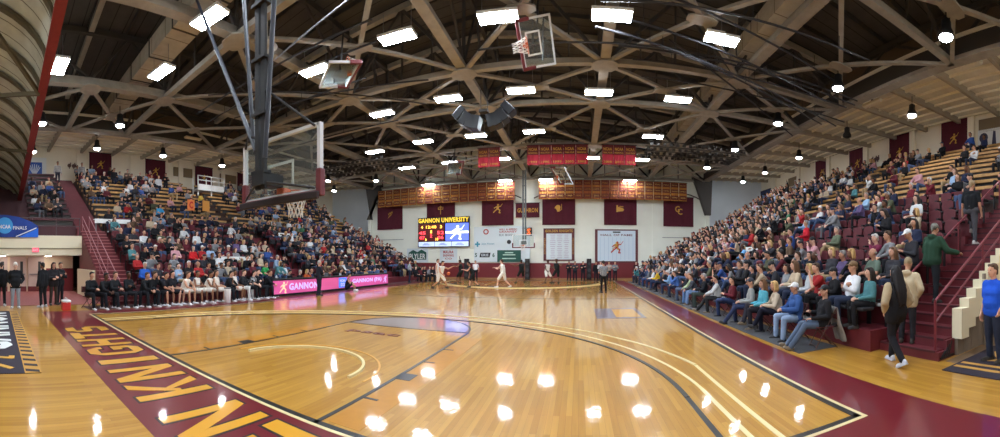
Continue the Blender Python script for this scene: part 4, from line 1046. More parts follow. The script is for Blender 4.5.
# section letter signs
SIGN_O = mat('section_sign_orange', (238, 132, 62), .6)
for px, py, s, ch, lb, wh in ((849, 213, 1, 'B', 'orange section sign with letter B in the right stand', 0), (724, 233, 1, 'A', 'small orange section sign far down the right stand', 0), (191, 205, -1, 'C', 'orange section sign with letter C in the left stand', 0), (206, 206, -1, '', 'plain amber section sign in the left stand', 2), (286, 238, -1, 'B8', 'wide white section sign in the left stand', 1)):
    c = 16.0; X = CX+s*(c if not wh else c-(.3 if wh == 2 else 1.6)); Y = X/math.tan((px-PX0)/FPX); d = math.hypot(X, Y); z = CAMH+(PY0-py)/FPX*d
    t = thing('section_sign', lb, 'sign', (X, Y, z)); w2 = .26 if wh != 1 else .75
    MB().bx(-.02, .02, -w2, w2, -.34, .34).build('plate', SIGN_O if wh == 0 else (mat('amber_sign', (214, 148, 60), .6) if wh == 2 else WHITE), t)
    m_ = plane_left(.021, 0, 0) if s < 0 else plane_right(-.021, 0, 0)
    if ch: add_text(MB(), ch, m_, .28 if wh == 0 else .9, .46, .006, .04).build('letter', mat('sign_red', (206, 40, 36), .6) if wh == 0 else INKK, t)
    zz = (3.4 if wh != 1 else 2.8)-z
    MB().tube((0, 0, min(zz, -.36)), (0, 0, -.34), .02, .02, 8).build('post', STEEL_DK, t)

# ---------------------------------------------------------------- rails
def rail(lb, pts, posts, drop, mt=None, nm='handrail', r=.028, second=.45):
    base = V(pts[0]); t = thing(nm, lb, 'railing', base); mt = mt or MAROON
    q = [V(p)-base for p in pts]
    MB().path(q, r, 10).build('top_rail', mt, t)
    if second: MB().path([p-V((0, 0, second)) for p in q], r*.8, 10).build('mid_rail', mt, t)
    for u in posts:
        k = min(int(u), len(q)-2); p = q[k].lerp(q[k+1], u-k)
        MB().tube(p, p-V((0, 0, drop)), r, r, 8).build('post', mt, t)
RAILM = mat('maroon_rail', (120, 44, 54), .4)
rail('maroon pipe handrail climbing the near edge of the right stairs', [(5.65, RS0+.08, 1.08), (11.1, RS0+.08, 4.45)], (.0, .35, .7, 1), 1.0, RAILM, second=.4)
rail('maroon pipe handrail on the inner edge of the right stairs', [(5.9, RS1-.1, 1.2), (11.1, RS1-.1, 4.45)], (.0, .5, 1), .95, RAILM, second=0)
rail('pink handrail climbing the near edge of the left stairs', [(-14.5, STY0+.12, 1.0), (-19.6, STY0+.12, 4.2)], (0, .33, .66, 1), .95, mat('pink_rail', (150, 92, 96), .4), second=.4, r=.02)
rail('pink handrail up the middle of the left stairs', [(-14.5, STY0+.5, 1.0), (-19.6, STY0+.5, 4.2)], (0, .33, .66, 1), .95, mat('pink_rail', (150, 92, 96), .4), second=0, r=.02)
rail('dark gallery railing above the cream fascia on the left', [(GX-.1, -4.5, 4.05), (GX-.1, STY0-.1, 4.05)], [i/7 for i in range(8)], .93, mat('dark_rail', (74, 50, 54), .4), second=.42)
for s, sd in ((-1, 'left'), (1, 'right')):
    for (a, b), wh in zip([(6.3, 15.3), (16.7, 25.8), (27.2, 32.2)], ('near', 'middle', 'far')):
        rail('maroon rail in front of the %s wooden benches of the %s stand' % (wh, sd), [(CX+s*16.0, a, 4.28), (CX+s*16.0, b, 4.28)], [i/4 for i in range(5)], .88, RAILM)
    rail('dark sloping rail at the far end of the %s stand' % sd, [(CX+s*9.4, Y1S+.3, .95), (CX+s*16, Y1S+.3, 4.3)], (0, .5, 1), .95, mat('dark_rail', (74, 50, 54), .4))
# retractable belt post
p = at_z(857, 345, 0)
t = thing('belt_post', 'black belt post with a white strip standing by the first rows at right', 'post', p)
MB().lathe([(.19, 0), (.19, .025), (.06, .05), (.03, .07)], n=20).build('base', BLACK, t, smooth=False); MB().tube((0, 0, .05), (0, 0, 1.02), .03).build('pole', BLACK, t); MB().bx(-.034, -.02, -.02, .02, .35, .98).build('belt_strip', WHITE, t)
# floor mats at the two corners
t = tag(MB().bx(-3.65, 3.65, -.95, .95, 0, .012).build('floor_mat', mat('mat_black', (40, 32, 46), .8), loc=(-9.65, -.22, 0)), 'black logo mat with white lettering and striped gold edge on the floor at far left', 'mat')
MB().bx(-3.65, 3.65, .68, .95, .011, .015).build('gold_border', mat('mat_gold', (190, 142, 64), .8), t)
mb = MB()
for k in range(22): mb.prism([(-3.5+k*.33, .70), (-3.38+k*.33, .70), (-3.3+k*.33, .93), (-3.42+k*.33, .93)], .017)
mb.build('border_stripe', mat('mat_black', (40, 32, 46), .8), t)
ml = M.Translation((0, 0, .012)) @ M.Rotation(PI, 4, 'Z')
add_text(MB(), 'GANNON', ml @ M.Translation((.55, .06, 0)), 5.3, 1.25, .006, .03).build('lettering', WHITE, t)
knight(MB(), ml @ M.Translation((-2.9, 0, 0)), 1.1, .006).build('emblem', GOLD, t)
t = tag(MB().bx(-1.0, 1.0, -2.2, 2.2, 0, .012).build('floor_mat', mat('mat_black', (40, 32, 46), .8), loc=(6.15, 1.25, 0)), 'black logo mat with gold bars on the floor at far right', 'mat')
mb = MB()
for x in (-.66, -.42): mb.bx(x-.05, x+.05, -2.15, 2.15, .012, .016)
mb.build('gold_bar', mat('mat_gold', (190, 142, 64), .8), t)
add_text(MB(), 'KNIGHTS', M.Translation((.3, 0, .012)) @ M.Rotation(PI/2, 4, 'Z'), 3.9, .9, .006, .02).build('lettering', mat('mat_gold', (190, 142, 64), .8), t)
# exit sign and tournament drape on the gallery
t = thing('exit_sign', 'red lit exit sign on the cream gallery fascia', 'sign', (GX+.04, at_z(36, 250, 2.4).y*GX/at_z(36, 250, 2.4).x if False else GX/math.tan((35.5-PX0)/FPX), 2.36))
MB().bx(-.04, .04, -.19, .19, -.13, .13).build('case', mat('exit_white', (236, 226, 222), .5), t)
MB().bx(.04, .045, -.17, .17, -.11, .11).build('face', mat('exit_red', (236, 60, 84), .5, emit=0.43), t); add_text(MB(), 'EXIT', plane_left(.046, 0, 0), .27, .14, .004, .03).build('lettering', mat('exit_pink', (255, 170, 180), .5, emit=0.43), t)
t = thing('tournament_banner', 'blue drape with a round light blue emblem hung on the left gallery railing', 'banner', (GX+.06, 0, 3.0))
m_ = plane_left(0, 0, 0); y0_, y1_ = -2.6, 2.15
pts = [(y0_, 0), (y1_, .02), (y1_, .6), (y1_-.35, .82), (y1_-1.0, 1.06), (y1_-1.6, 1.16), (y0_, 1.25)]
MB().prism(pts, .03, m_).build('cloth', mat('drape_navy', (30, 62, 140), .8, noise=.15, nscale=2), t)
MB().prism([(y1_-1.0, .02), (y1_, .02), (y1_, .5)], .034, m_).build('bright_corner', mat('drape_blue', (40, 110, 226), .8), t)
MB().stroke([(y1_-1.15, .05), (y1_-.1, .5)], .05, .038, m_).build('white_dashes', WHITE, t)
dsc = MB().disc((.42, .62), .42, .036, m_, 24).build('round_emblem', mat('drape_sky', (70, 160, 226), .8), t)
add_text(MB(), 'NCAA', m_ @ M.Translation((.42, .56, .037)), .6, .2, .004, .03).build('emblem_lettering', WHITE, dsc); add_text(MB(), 'FINALS', m_ @ M.Translation((1.2, .5, .03)), .7, .18, .006, .01).build('lettering', WHITE, t)
# white camera stand in the left upper stand
c, z = row_up(8); X = CX-c; Y = X/math.tan((208-PX0)/FPX)
t = thing('camera_platform', 'white railed camera platform high in the left stand', 'platform', (X, Y, z+.0))
MB().bx(-.3, .55, -1.35, 1.35, .5, .6).build('deck', WHITE, t); MB().bx(.5, .56, -1.35, 1.35, .55, 1.0).build('front_panel', WHITE, t)
mb = MB()
for y in (-1.32, 0, 1.32): mb.bx(.5, .56, y-.04, y+.04, 0, 1.7); mb.bx(-.3, -.24, y-.04, y+.04, 0, 1.7)
for z_ in (1.35, 1.7): mb.bx(.5, .56, -1.35, 1.35, z_-.04, z_+.03)
mb.build('guard_frame', WHITE, t)
# water cooler style red bottle crate at the near end of the bench
p = at_z(66, 310, 0); t = thing('drink_cooler', 'red drinks cooler on the floor at the near end of the team bench', 'cooler', p)
MB().bx(-.17, .17, -.15, .15, 0, .3).build('body', mat('cooler_red', (196, 44, 40), .5), t, bevel=.02); MB().bx(-.18, .18, -.16, .16, .3, .37).build('lid', WHITE, t, bevel=.02); MB().path([(-.19, 0, .28), (-.19, 0, .45), (.19, 0, .45), (.19, 0, .28)], .012).build('handle', WHITE, t)
for px, py, lb in ((269, 292, 'white bottle carrier standing at the near end of the screen tables'), (229, 303, 'white towel bin on the floor by the team bench')):
    p = at_z(px, py, 0); p.x = min(p.x, -12.95) if p.x > -12.95 else p.x
    t = thing('towel_bin', lb, 'bin', p); MB().lathe([(.10, 0), (.13, .02), (.15, .55), (.155, .6)], n=16).build('body', WHITE, t, smooth=True); MB().lathe([(.16, .6), (.16, .64), (.1, .66)], n=16).build('lid', GREY_METAL, t)

# ---------------------------------------------------------------- seats
CH_BACK = mat('seat_maroon', (96, 36, 44), .7, noise=.1); CH_PAN = mat('seat_black', (34, 32, 36), .6)
def seat_proto():
    t = thing('stadium_seat', 'x', 'chair')           # faces +y
    prof = [(-.225, .50), (.225, .50), (.225, .80), (.19, .86), (.10, .885), (-.10, .885), (-.19, .86), (-.225, .80)]
    MB().prism(prof, .05, M(((1, 0, 0, 0), (0, 0, -1, -.16), (0, 1, 0, 0), (0, 0, 0, 1)))).build('backrest', CH_BACK, t, bevel=.012)
    MB().bx(-.215, .215, -.15, -.08, .40, .73).build('seat', CH_PAN, t, bevel=.02)
    for x in (-.25, .25):
        MB().prism([(-.2, 0), (-.14, 0), (-.14, .55), (.1, .55), (.1, .6), (-.2, .6)], .04, M(((0, 0, 1, x-.02), (1, 0, 0, 0), (0, 1, 0, 0), (0, 0, 0, 1)))).build('arm_frame', BLACK, t)
    return t
def fold_proto(mt, sm):
    t = thing('folding_chair', 'x', 'chair')
    MB().bx(-.2, .2, -.2, .2, .43, .46).build('seat', sm, t, bevel=.01); MB().bx(-.2, .2, -.27, -.24, .6, .82).build('backrest', sm, t, bevel=.01)
    mb = MB()
    for x in (-.2, .2): mb.tube((x, -.25, .84), (x, .22, 0), .012, .012, 6)
    mb.tube((-.2, .19, .05), (.2, .19, .05), .01, .01, 6); mb.build('front_leg', mt, t)
    mb = MB()
    for x in (-.18, .18): mb.tube((x, .15, .44), (x, -.28, 0), .012, .012, 6)
    mb.tube((-.18, -.25, .05), (.18, -.25, .05), .01, .01, 6); mb.build('rear_leg', mt, t)
    return t
PITCH = .55
def seat_ys(s):
    out = []; y = 6.25 if s < 0 else 5.6
    while y < 32.1:
        if not (abs(y-16) < .8 or abs(y-26.5) < .8): out.append(y)
        y += PITCH
    return out
SEATS = []          # side, row (0 floor, 1-8 lower, 101-111 upper), index from the stairs, x, y, z
for s in (-1, 1):
    for r in range(1, 9):
        c, z = row_low(r)
        for i, y in enumerate(seat_ys(s)): SEATS.append((s, r, i+1, CX+s*(c-.08), y, z))

for y in (.35, 2.9):
    t = thing('corridor_ceiling_light', 'small white ceiling light in the corridor %s' % ('left of the exit sign' if y < 1 else 'right of the exit sign'), 'ceiling light', (-20.7, y, 2.06))
    MB().bx(-.3, .3, -.15, .15, 0, .04).build('housing', WHITE, t); MB().bx(-.27, .27, -.13, .13, -.02, .001).build('diffuser', mat('corridor_diffuser', (255, 244, 230), .5, emit=16), t)
# ---------------------------------------------------------------- people
SKINM = mat_tint('skin', .55, .06, 20, .4); CLOTHM = mat_tint('cloth', .88, .2, 9, .25); HAIRM = mat_tint('hair', .6, .3, 30, .4); SHOEM = mat_tint('shoe_leather', .6, .1, 12, .4)
EYEM = mat('eye_dark', (40, 30, 28), .3); LIPM = mat('lip', (150, 84, 78), .6)

def nv(a): return V(a).normalized()
def remesh(mb, name, vox, target, smooth_it=2):
    me = mb.mesh('tmp'); o = bpy.data.objects.new('tmp', me); TS.collection.objects.link(o)
    m = o.modifiers.new('r', 'REMESH'); m.mode = 'VOXEL'; m.voxel_size = vox
    s = o.modifiers.new('s', 'SMOOTH'); s.factor = .5; s.iterations = smooth_it
    n = len(worked(o).data.polygons)*2
    if n > target:
        d = o.modifiers.new('d', 'DECIMATE'); d.ratio = target/n
    out = bpy.data.meshes.new_from_object(worked(o)); out.name = name
    for p in out.polygons: p.use_smooth = True
    bpy.data.objects.remove(o); bpy.data.meshes.remove(me)
    return out

def pose(sit=True, **k):
    """joint positions, facing +y, floor at z 0"""
    J = {}
    lean = k.get('lean', .0)          # forward travel of the shoulders
    side = k.get('side', .0); tw = k.get('twist', 0.0)
    if sit:
        zp = k.get('hip', .53); J['pel'] = V((0, -.02, zp))
        H = .50
    else:
        zp = k.get('hip', .93); J['pel'] = V((0, k.get('hipy', 0), zp)); H = .50
    up = nv((side, lean, 1)); J['up'] = up
    J['chest'] = J['pel']+up*.30+V((0, -.01, 0)); J['neck'] = J['pel']+up*H
    sx = nv((math.cos(tw), math.sin(tw), -.0)); J['sx'] = sx
    sw = k.get('sw', .19)
    for nm, s in (('L', -1), ('R', 1)):
        J['sh'+nm] = J['neck']+sx*(s*sw)-up*.055
        J['hip'+nm] = J['pel']+V((s*.095, 0, -.01))
    hu = nv((up.x*.5, up.y*.4+k.get('nod', .08), 1)); J['hup'] = hu
    yaw = k.get('yaw', 0.0); fw = V((-math.sin(yaw), math.cos(yaw), -k.get('nod', .08))); fw = (fw-hu*fw.dot(hu)).normalized()
    J['hfw'] = fw; J['head'] = J['neck']+hu*.185+V((0, .02, 0))
    a = k.get('arms', 'lap')
    sz = J['shL'].z
    P = J['pel']; c = J['chest']
    def arm(nm, el, wr, hd, n=(0, 0, 1)): J['el'+nm], J['wr'+nm], J['hd'+nm], J['hn'+nm] = V(el), V(wr), nv(hd), nv(n)
    for nm, s in (('L', -1), ('R', 1)):
        S = J['sh'+nm]
        aa = a if isinstance(a, str) else a[0 if s < 0 else 1]
        if aa == 'lap': arm(nm, S+V((s*.07, .02, -.27)), P+V((s*.13, .30, .13)), (-s*.6, .7, -.15))
        elif aa == 'clasp': arm(nm, S+V((s*.09, .10, -.24)), P+V((s*.05, .36, .20)), (-s*.5, .8, -.1), (s*.6, 0, .6))
        elif aa == 'knees': arm(nm, S+V((s*.08, .16, -.22)), P+V((s*.11, .46, .12)), (-s*.6, .5, -.5), (0, .3, 1))
        elif aa == 'cross': arm(nm, S+V((s*.07, .10, -.25)), c+V((-s*.07, .20, .0+.03*s)), (-s, .1, .1), (0, 1, 0))
        elif aa == 'chin': arm(nm, S+V((s*.04, .22, -.2)), J['head']+V((s*.04, .17, -.17)), (-s*.3, -.2, 1), (0, -1, 0))
        elif aa == 'phone': arm(nm, S+V((s*.06, .06, -.26)), c+V((s*.10, .30, -.06)), (-s*.5, .6, .4), (s*.5, 0, .8))
        elif aa == 'down': arm(nm, S+V((s*.06, -.02, -.29)), S+V((s*.09, .04, -.54)), (0, .1, -1), (s, 0, 0))
        elif aa == 'hips': arm(nm, S+V((s*.16, -.06, -.24)), P+V((s*.17, .06, .10)), (-s*.5, .7, -.3), (s, 0, .4))
        elif aa == 'pocket': arm(nm, S+V((s*.12, -.05, -.26)), P+V((s*.20, .06, .02)), (-s*.1, .3, -1), (s, 0, 0))
        elif aa == 'fwd': arm(nm, S+V((s*.08, .16, -.2)), S+V((s*.0, .40, -.12)), (-s*.1, 1, .1), (0, 0, 1))
        elif aa == 'wide': arm(nm, S+V((s*.24, .10, -.10)), S+V((s*.42, .24, .02)), (s*.5, .7, .3), (0, 0, 1))
        elif aa == 'up': arm(nm, S+V((s*.12, .12, .22)), S+V((s*.10, .22, .48)), (0, .2, 1), (0, 1, 0))
        elif aa == 'rail': arm(nm, S+V((s*.14, .08, -.24)), S+V((s*.24, .32, -.28)), (s*.2, 1, -.1), (0, 0, 1))
        elif aa == 'folded': arm(nm, S+V((s*.06, .04, -.28)), P+V((s*.02, .22, .18+.03*s)), (-s, .3, 0), (0, 1, .2))
        elif aa == 'swing': arm(nm, S+V((s*.07, .10, -.26)), S+V((s*.07, .30, -.40)), (0, .8, -.5), (s, 0, 0))
        elif aa == 'back': arm(nm, S+V((s*.06, -.14, -.25)), S+V((s*.07, -.16, -.50)), (0, .1, -1), (s, 0, 0))
    lg = k.get('legs', 'plain')
    for nm, s in (('L', -1), ('R', 1)):
        h = J['hip'+nm]; l = lg if isinstance(lg, str) else lg[0 if s < 0 else 1]
        if l == 'plain': kn, an, to = h+V((s*.05, .43, .02)), V((h.x+s*.06, h.y+.40, .08)), (s*.15, 1, 0)
        elif l == 'wide': kn, an, to = h+V((s*.14, .40, .02)), V((h.x+s*.12, h.y+.42, .08)), (s*.3, 1, 0)
        elif l == 'out': kn, an, to = h+V((s*.03, .44, .0)), V((h.x+s*.03, h.y+.74, .09)), (s*.2, 1, .5)
        elif l == 'tuck': kn, an, to = h+V((s*.03, .43, .0)), V((h.x-s*.02, h.y+.20, .10)), (0, 1, -.1)
        elif l == 'over': kn, an, to = h+V((-s*.02, .42, .12)), V((h.x-s*.20, h.y+.58, .22)), (-s*.3, 1, .2)
        elif l == 'ankle': kn, an, to = h+V((s*.16, .36, .10)), V((h.x-s*.24, h.y+.42, .60-.53+zp-.38+.33)), (-s*.8, .6, .2)
        elif l == 'stand': kn, an, to = h+V((s*.015, .015, -.42)), V((h.x+s*.03, h.y-.02, .08)), (s*.25, 1, 0)
        elif l == 'stepf': kn, an, to = h+V((0, .20, -.38)), V((h.x, h.y+.24, .08)), (s*.1, 1, 0)
        elif l == 'stepb': kn, an, to = h+V((0, .02, -.42)), V((h.x, h.y-.28, .12)), (s*.1, 1, -.45)
        elif l == 'climb': kn, an, to = h+V((s*.02, .33, -.22)), V((h.x+s*.01, h.y+.28, .42)), (s*.1, 1, 0)
        elif l == 'crouchf': kn, an, to = h+V((s*.14, .24, -.28)), V((h.x+s*.20, h.y+.10, .08)), (s*.4, 1, 0)
        elif l == 'stride': kn, an, to = h+V((s*.12, .20, -.36)), V((h.x+s*.24, h.y+.22, .08)), (s*.3, 1, 0)
        elif l == 'push': kn, an, to = h+V((s*.06, -.06, -.40)), V((h.x+s*.16, h.y-.34, .10)), (s*.2, 1, -.3)
        elif l == 'floor': kn, an, to = h+V((s*.16, .32, .26)), V((h.x+s*.10, h.y+.48, .08)), (s*.2, 1, 0)
        J['kn'+nm], J['an'+nm], J['to'+nm] = V(kn), V(an), nv(to)
    J['w'] = k.get('w', 1.0); J['sw'] = sw
    return J

def headmat(J):
    u, f = J['hup'], J['hfw']; s = f.cross(u).normalized()
    return M(((s.x, f.x, u.x), (s.y, f.y, u.y), (s.z, f.z, u.z)))
def torso(mb, J, g, low=0.0):
    w = J['w']; P, C, N, sx, up = J['pel'], J['chest'], J['neck'], J['sx'], J['up']
    f = up.cross(sx).normalized()*-1
    if f.y < 0: f = -f
    bx_ = V((1, 0, 0))
    mb.caps(J['hipL']+V((.005, 0, .0)), .105*w+g, J['hipR']-V((.005, 0, .0)), .105*w+g, 10)
    b = P+up*.13+f*.02*w
    mb.caps(b-bx_*.05, .115*w+g, b+bx_*.05, .115*w+g, 10)
    mb.caps(P-bx_*.06+up*.02, .11*w+g, C-sx*.07, .112*w+g, 10); mb.caps(P+bx_*.06+up*.02, .11*w+g, C+sx*.07, .112*w+g, 10)
    mb.caps(C-sx*.085+f*.012, .105*w+g, C+sx*.085+f*.012, .105*w+g, 10)
    mb.caps(C-sx*.07, .105+g, J['shL']+sx*.05-up*.03, .07+g, 10); mb.caps(C+sx*.07, .105+g, J['shR']-sx*.05-up*.03, .07+g, 10)
    mb.caps(J['shL']+sx*.02, .058+g, J['shR']-sx*.02, .058+g, 10)
    mb.caps(N-up*.02, .058+g*.8, J['shL']+sx*.06, .055+g, 8); mb.caps(N-up*.02, .058+g*.8, J['shR']-sx*.06, .055+g, 8)
def arm_up(mb, J, n, g, cut=1.0):
    a, b = J['sh'+n], J['el'+n]; mb.caps(a, .055+g, a.lerp(b, cut), .055+(.043-.055)*cut+g, 8)
def arm_lo(mb, J, n, g, cut=1.0):
    a, b = J['el'+n], J['wr'+n]; mb.caps(a, .043+g, a.lerp(b, cut), .043+(.029-.043)*cut+g, 8)
def hand(mb, J, n, fine):
    w, d, nn = J['wr'+n], J['hd'+n], J['hn'+n]; nn = (nn-d*nn.dot(d)).normalized(); s = d.cross(nn).normalized()
    sg = -1 if n == 'L' else 1
    ins = s if (s.x*sg < 0) else -s            # thumb side: towards the middle of the body
    for o in (-.022, .0, .022): mb.caps(w+s*o*.7, .020, w+d*.085+s*o*1.25, .017, 6, 2)
    r = .0095 if fine else .0125
    for k, (o, L_) in enumerate(((.033, .072), (.011, .080), (-.011, .074), (-.033, .058))):
        b = w+d*.085+ins*o; m_ = b+(d*.85-nn*.35).normalized()*L_*.5; e = m_+(d*.45-nn*.8).normalized()*L_*.5
        mb.caps(b, r, m_, r*.95, 6, 2); mb.caps(m_, r*.95, e, r*.8, 6, 2)
    b = w+d*.03+ins*.024; m_ = b+(ins*.75+d*.6-nn*.2).normalized()*.038; e = m_+(d*.8+ins*.2-nn*.4).normalized()*.032
    mb.caps(b, r*1.25, m_, r*1.1, 6, 2); mb.caps(m_, r*1.1, e, r*.9, 6, 2)
def leg(mb, J, n, g, cut=1.0, calf=True):
    w = J['w']; h, k, a = J['hip'+n], J['kn'+n], J['an'+n]
    mb.caps(h, .092*w+g, h.lerp(k, min(1, cut)), (.092+(.06-.092)*min(1, cut))*w+g, 10)
    if calf: mb.caps(k, .06*w**.5+g, k.lerp(a, .35), .056+g, 10); mb.caps(k.lerp(a, .35), .056+g, a+V((0, 0, .03)), .037+g*1.2, 10)
def head(mb, J, fem):
    m = headmat(J); c = J['head']
    q = lambda x, y, z: c+m @ V((x, y, z))
    mb.ell(q(0, -.012, .035), (.074, .094, .092), m); mb.caps(q(0, .035, .0), .060, q(0, .048, -.07), .038 if not fem else .034, 10)
    mb.caps(q(-.03, .03, -.02), .045, q(-.022, .03, -.065), .036, 8); mb.caps(q(.03, .03, -.02), .045, q(.022, .03, -.065), .036, 8)
    mb.caps(q(0, .084, .018), .009, q(0, .104, -.012), .014, 6, 2)
    mb.caps(q(-.03, .078, .045), .014, q(.03, .078, .045), .014, 6, 2)
    mb.caps(q(-.022, .078, -.045), .010, q(.022, .078, -.045), .010, 6, 2)
    for s in (-1, 1): mb.ell(q(s*.078, -.012, .005), (.012, .02, .033), m, 8, 6)
    mb.caps(J['neck']-J['up']*.05, .056 if not fem else .050, q(0, -.015, -.03), .054 if not fem else .047, 10)
def body_mb(J, fine, fem):
    mb = MB(); torso(mb, J, -.012); head(mb, J, fem)
    for n in 'LR':
        arm_up(mb, J, n, 0); arm_lo(mb, J, n, 0); hand(mb, J, n, fine); leg(mb, J, n, -.006)
        a, t = J['an'+n], J['to'+n]; mb.caps(a-t*.03-V((0, 0, .02)), .035, a+t*.11-V((0, 0, .045)), .028, 8)
    return mb
def top_mb(J, sleeve, coat=False, hood=False, g=.012, ga=0.0):
    mb = MB(); torso(mb, J, g)
    for n in 'LR':
        if sleeve == 'long': arm_up(mb, J, n, g+.004+ga); arm_lo(mb, J, n, g+.004+ga, .94)
        elif sleeve == 'short': arm_up(mb, J, n, g+.008, .72)
        elif sleeve == 'none': mb.caps(J['sh'+n]-J['sx']*(.02 if n == 'R' else -.02), .056+g, J['sh'+n]-J['up']*.04, .05+g, 8)
    if coat:
        for n in 'LR': mb.caps(J['hip'+n]+V((0, 0, .03)), .115+g, J['hip'+n].lerp(J['kn'+n], .22), .105+g, 10)
    if hood:
        mb.caps(J['neck']+V((-.05, -.07, .02)), .06, J['neck']+V((.05, -.07, .02)), .06, 8)
    if g > .014: mb.caps(J['neck']-J['up']*.03, .07, J['neck']+J['up']*.025, .066, 10)
    return mb
def trouser_mb(J, short=False, g=.010):
    mb = MB(); w = J['w']
    mb.caps(J['hipL'], .108*w+g, J['hipR'], .108*w+g, 10); mb.caps(J['pel']+J['up']*.09-V((.05, 0, 0)), .105*w+g, J['pel']+J['up']*.09+V((.05, 0, 0)), .105*w+g, 10)
    for n in 'LR':
        if short: leg(mb, J, n, g+.014, .88, False)
        else:
            leg(mb, J, n, g); k, a = J['kn'+n], J['an'+n]; mb.caps(k.lerp(a, .5), .056+g, a+V((0, 0, .02)), .05+g, 10)
    return mb
SHOE = {}
def shoe_mesh(kind):
    if kind not in SHOE:
        mb = MB(); mb.caps((0, -.055, .045), .042, (0, .13, .036), .036, 10); mb.caps((0, -.04, .07), .045, (0, .02, .06), .042, 10); mb.box((0, .045, .012), (.084, .26, .024)); mb.caps((0, .10, .03), .043, (0, .145, .028), .034, 10)
        if kind == 'boot': mb.caps((0, -.03, .06), .05, (0, -.03, .15), .05, 10)
        SHOE[kind] = remesh(mb, 'shoe', .010, 420); SHOE[kind].materials.append(SHOEM)
    return SHOE[kind]
HAIR = {}
def hair_mesh(st):
    """in head coordinates (x right, y face, z up)"""
    if st in HAIR: return HAIR[st]
    mb = MB()
    if st in ('short', 'bob', 'long', 'bun', 'curly'):
        mb.ell((0, -.030, .052), (.083, .092, .092)); mb.caps((-.045, .035, .105), .03, (.045, .035, .105), .03, 8)
        mb.caps((0, -.075, .0), .05, (0, -.085, -.045), .035, 8)
        for s in (-1, 1): mb.caps((s*.07, -.02, .05), .022, (s*.074, -.015, -.0), .014, 8)
    if st == 'bob':
        for s in (-1, 1): mb.caps((s*.06, -.02, .05), .04, (s*.075, -.01, -.09), .03, 8)
        mb.caps((0, -.07, .02), .06, (0, -.07, -.10), .055, 8)
    if st == 'long':
        for s in (-1, 1): mb.caps((s*.06, -.02, .05), .04, (s*.085, -.02, -.16), .03, 8)
        mb.caps((-.03, -.07, .02), .065, (-.05, -.11, -.30), .045, 8); mb.caps((.03, -.07, .02), .065, (.05, -.11, -.30), .045, 8); mb.caps((0, -.08, -.1), .07, (0, -.115, -.36), .03, 8)
    if st == 'bun': mb.ell((0, -.12, .09), (.045, .045, .045))
    if st == 'curly':
        for i in range(26): a, b = i*2.4, .2+.05*i; mb.ell((.075*math.cos(a)*math.sin(b), -.03+.085*math.sin(a)*math.sin(b)-.01, .06+.09*math.cos(b)), (.034, .034, .034), None, 8, 6)
    if st == 'fringe':
        for s in (-1, 1): mb.caps((s*.07, -.03, .03), .020, (s*.06, -.07, -.01), .022, 8)
        mb.caps((-.05, -.085, .01), .026, (.05, -.085, .01), .026, 8)
    if st in ('cap', 'capback'):
        mb.ell((0, -.014, .058), (.084, .102, .088)); mb.caps((0, -.075, .0), .045, (0, -.08, -.035), .03, 8)
        sg = 1 if st == 'cap' else -1
        for k in range(-3, 4): mb.caps((k*.02, sg*.07, .062), .008, (k*.021, sg*(.165-.004*k*k), .052), .007, 6, 2)
    if st == 'beanie':
        mb.ell((0, -.014, .06), (.086, .104, .102)); mb.caps((-.05, -.0, .028), .045, (.05, .0, .028), .045, 8)
    HAIR[st] = remesh(mb, 'hair' if st not in ('cap', 'beanie', 'capback') else 'cap', .009, 700); HAIR[st].materials.append(HAIRM)
    return HAIR[st]
FACE = {}
def face_meshes():
    if not FACE:
        for s in (-1, 1):
            me = MB().ell((s*.031, .077, .022), (.012, .007, .007), None, 8, 6).mesh('eye'); me.materials.append(EYEM); FACE['eye%d' % s] = me
        mb = MB(); mb.caps((-.02, .085, -.046), .005, (.02, .085, -.046), .005, 6, 2); FACE['mouth'] = mb.mesh('mouth'); FACE['mouth'].materials.append(LIPM)
    return FACE

def rgba(c): return S2L(c)+(1,)
GEO = {}; PUFFARM = {('h', 'vest'): .018}
def geo(key, J, fine, fem, sleeve, short, coat, hood, puff=.012):
    """meshes of one pose and cut, shared by everyone who has them"""
    k = (key, fem); q = ('fine', k) if fine else k
    if q not in GEO:
        GEO[q] = remesh(body_mb(J, fine, fem), 'body', .0085 if fine else .0125, 5200 if fine else 1700, 2); GEO[q].materials.append(SKINM)
    kt = (key, 'top', sleeve, coat, hood, fine, puff)
    if kt not in GEO: GEO[kt] = remesh(top_mb(J, sleeve, coat, hood, puff, PUFFARM.get(key, 0)), 'top', .013 if fine else .02, 2400 if fine else 800, 10 if fine else 4); GEO[kt].materials.append(CLOTHM)
    kl = (key, 'leg', short, fine)
    if kl not in GEO: GEO[kl] = remesh(trouser_mb(J, short), 'trousers', .013 if fine else .02, 1800 if fine else 700, 3); GEO[kl].materials.append(CLOTHM)
    return GEO[q], GEO[kt], GEO[kl]
SKINS = [(206, 158, 132), (194, 144, 116), (212, 168, 146), (186, 136, 110), (202, 152, 128)]
DARKSK = [(112, 74, 54), (92, 60, 44), (134, 92, 68)]
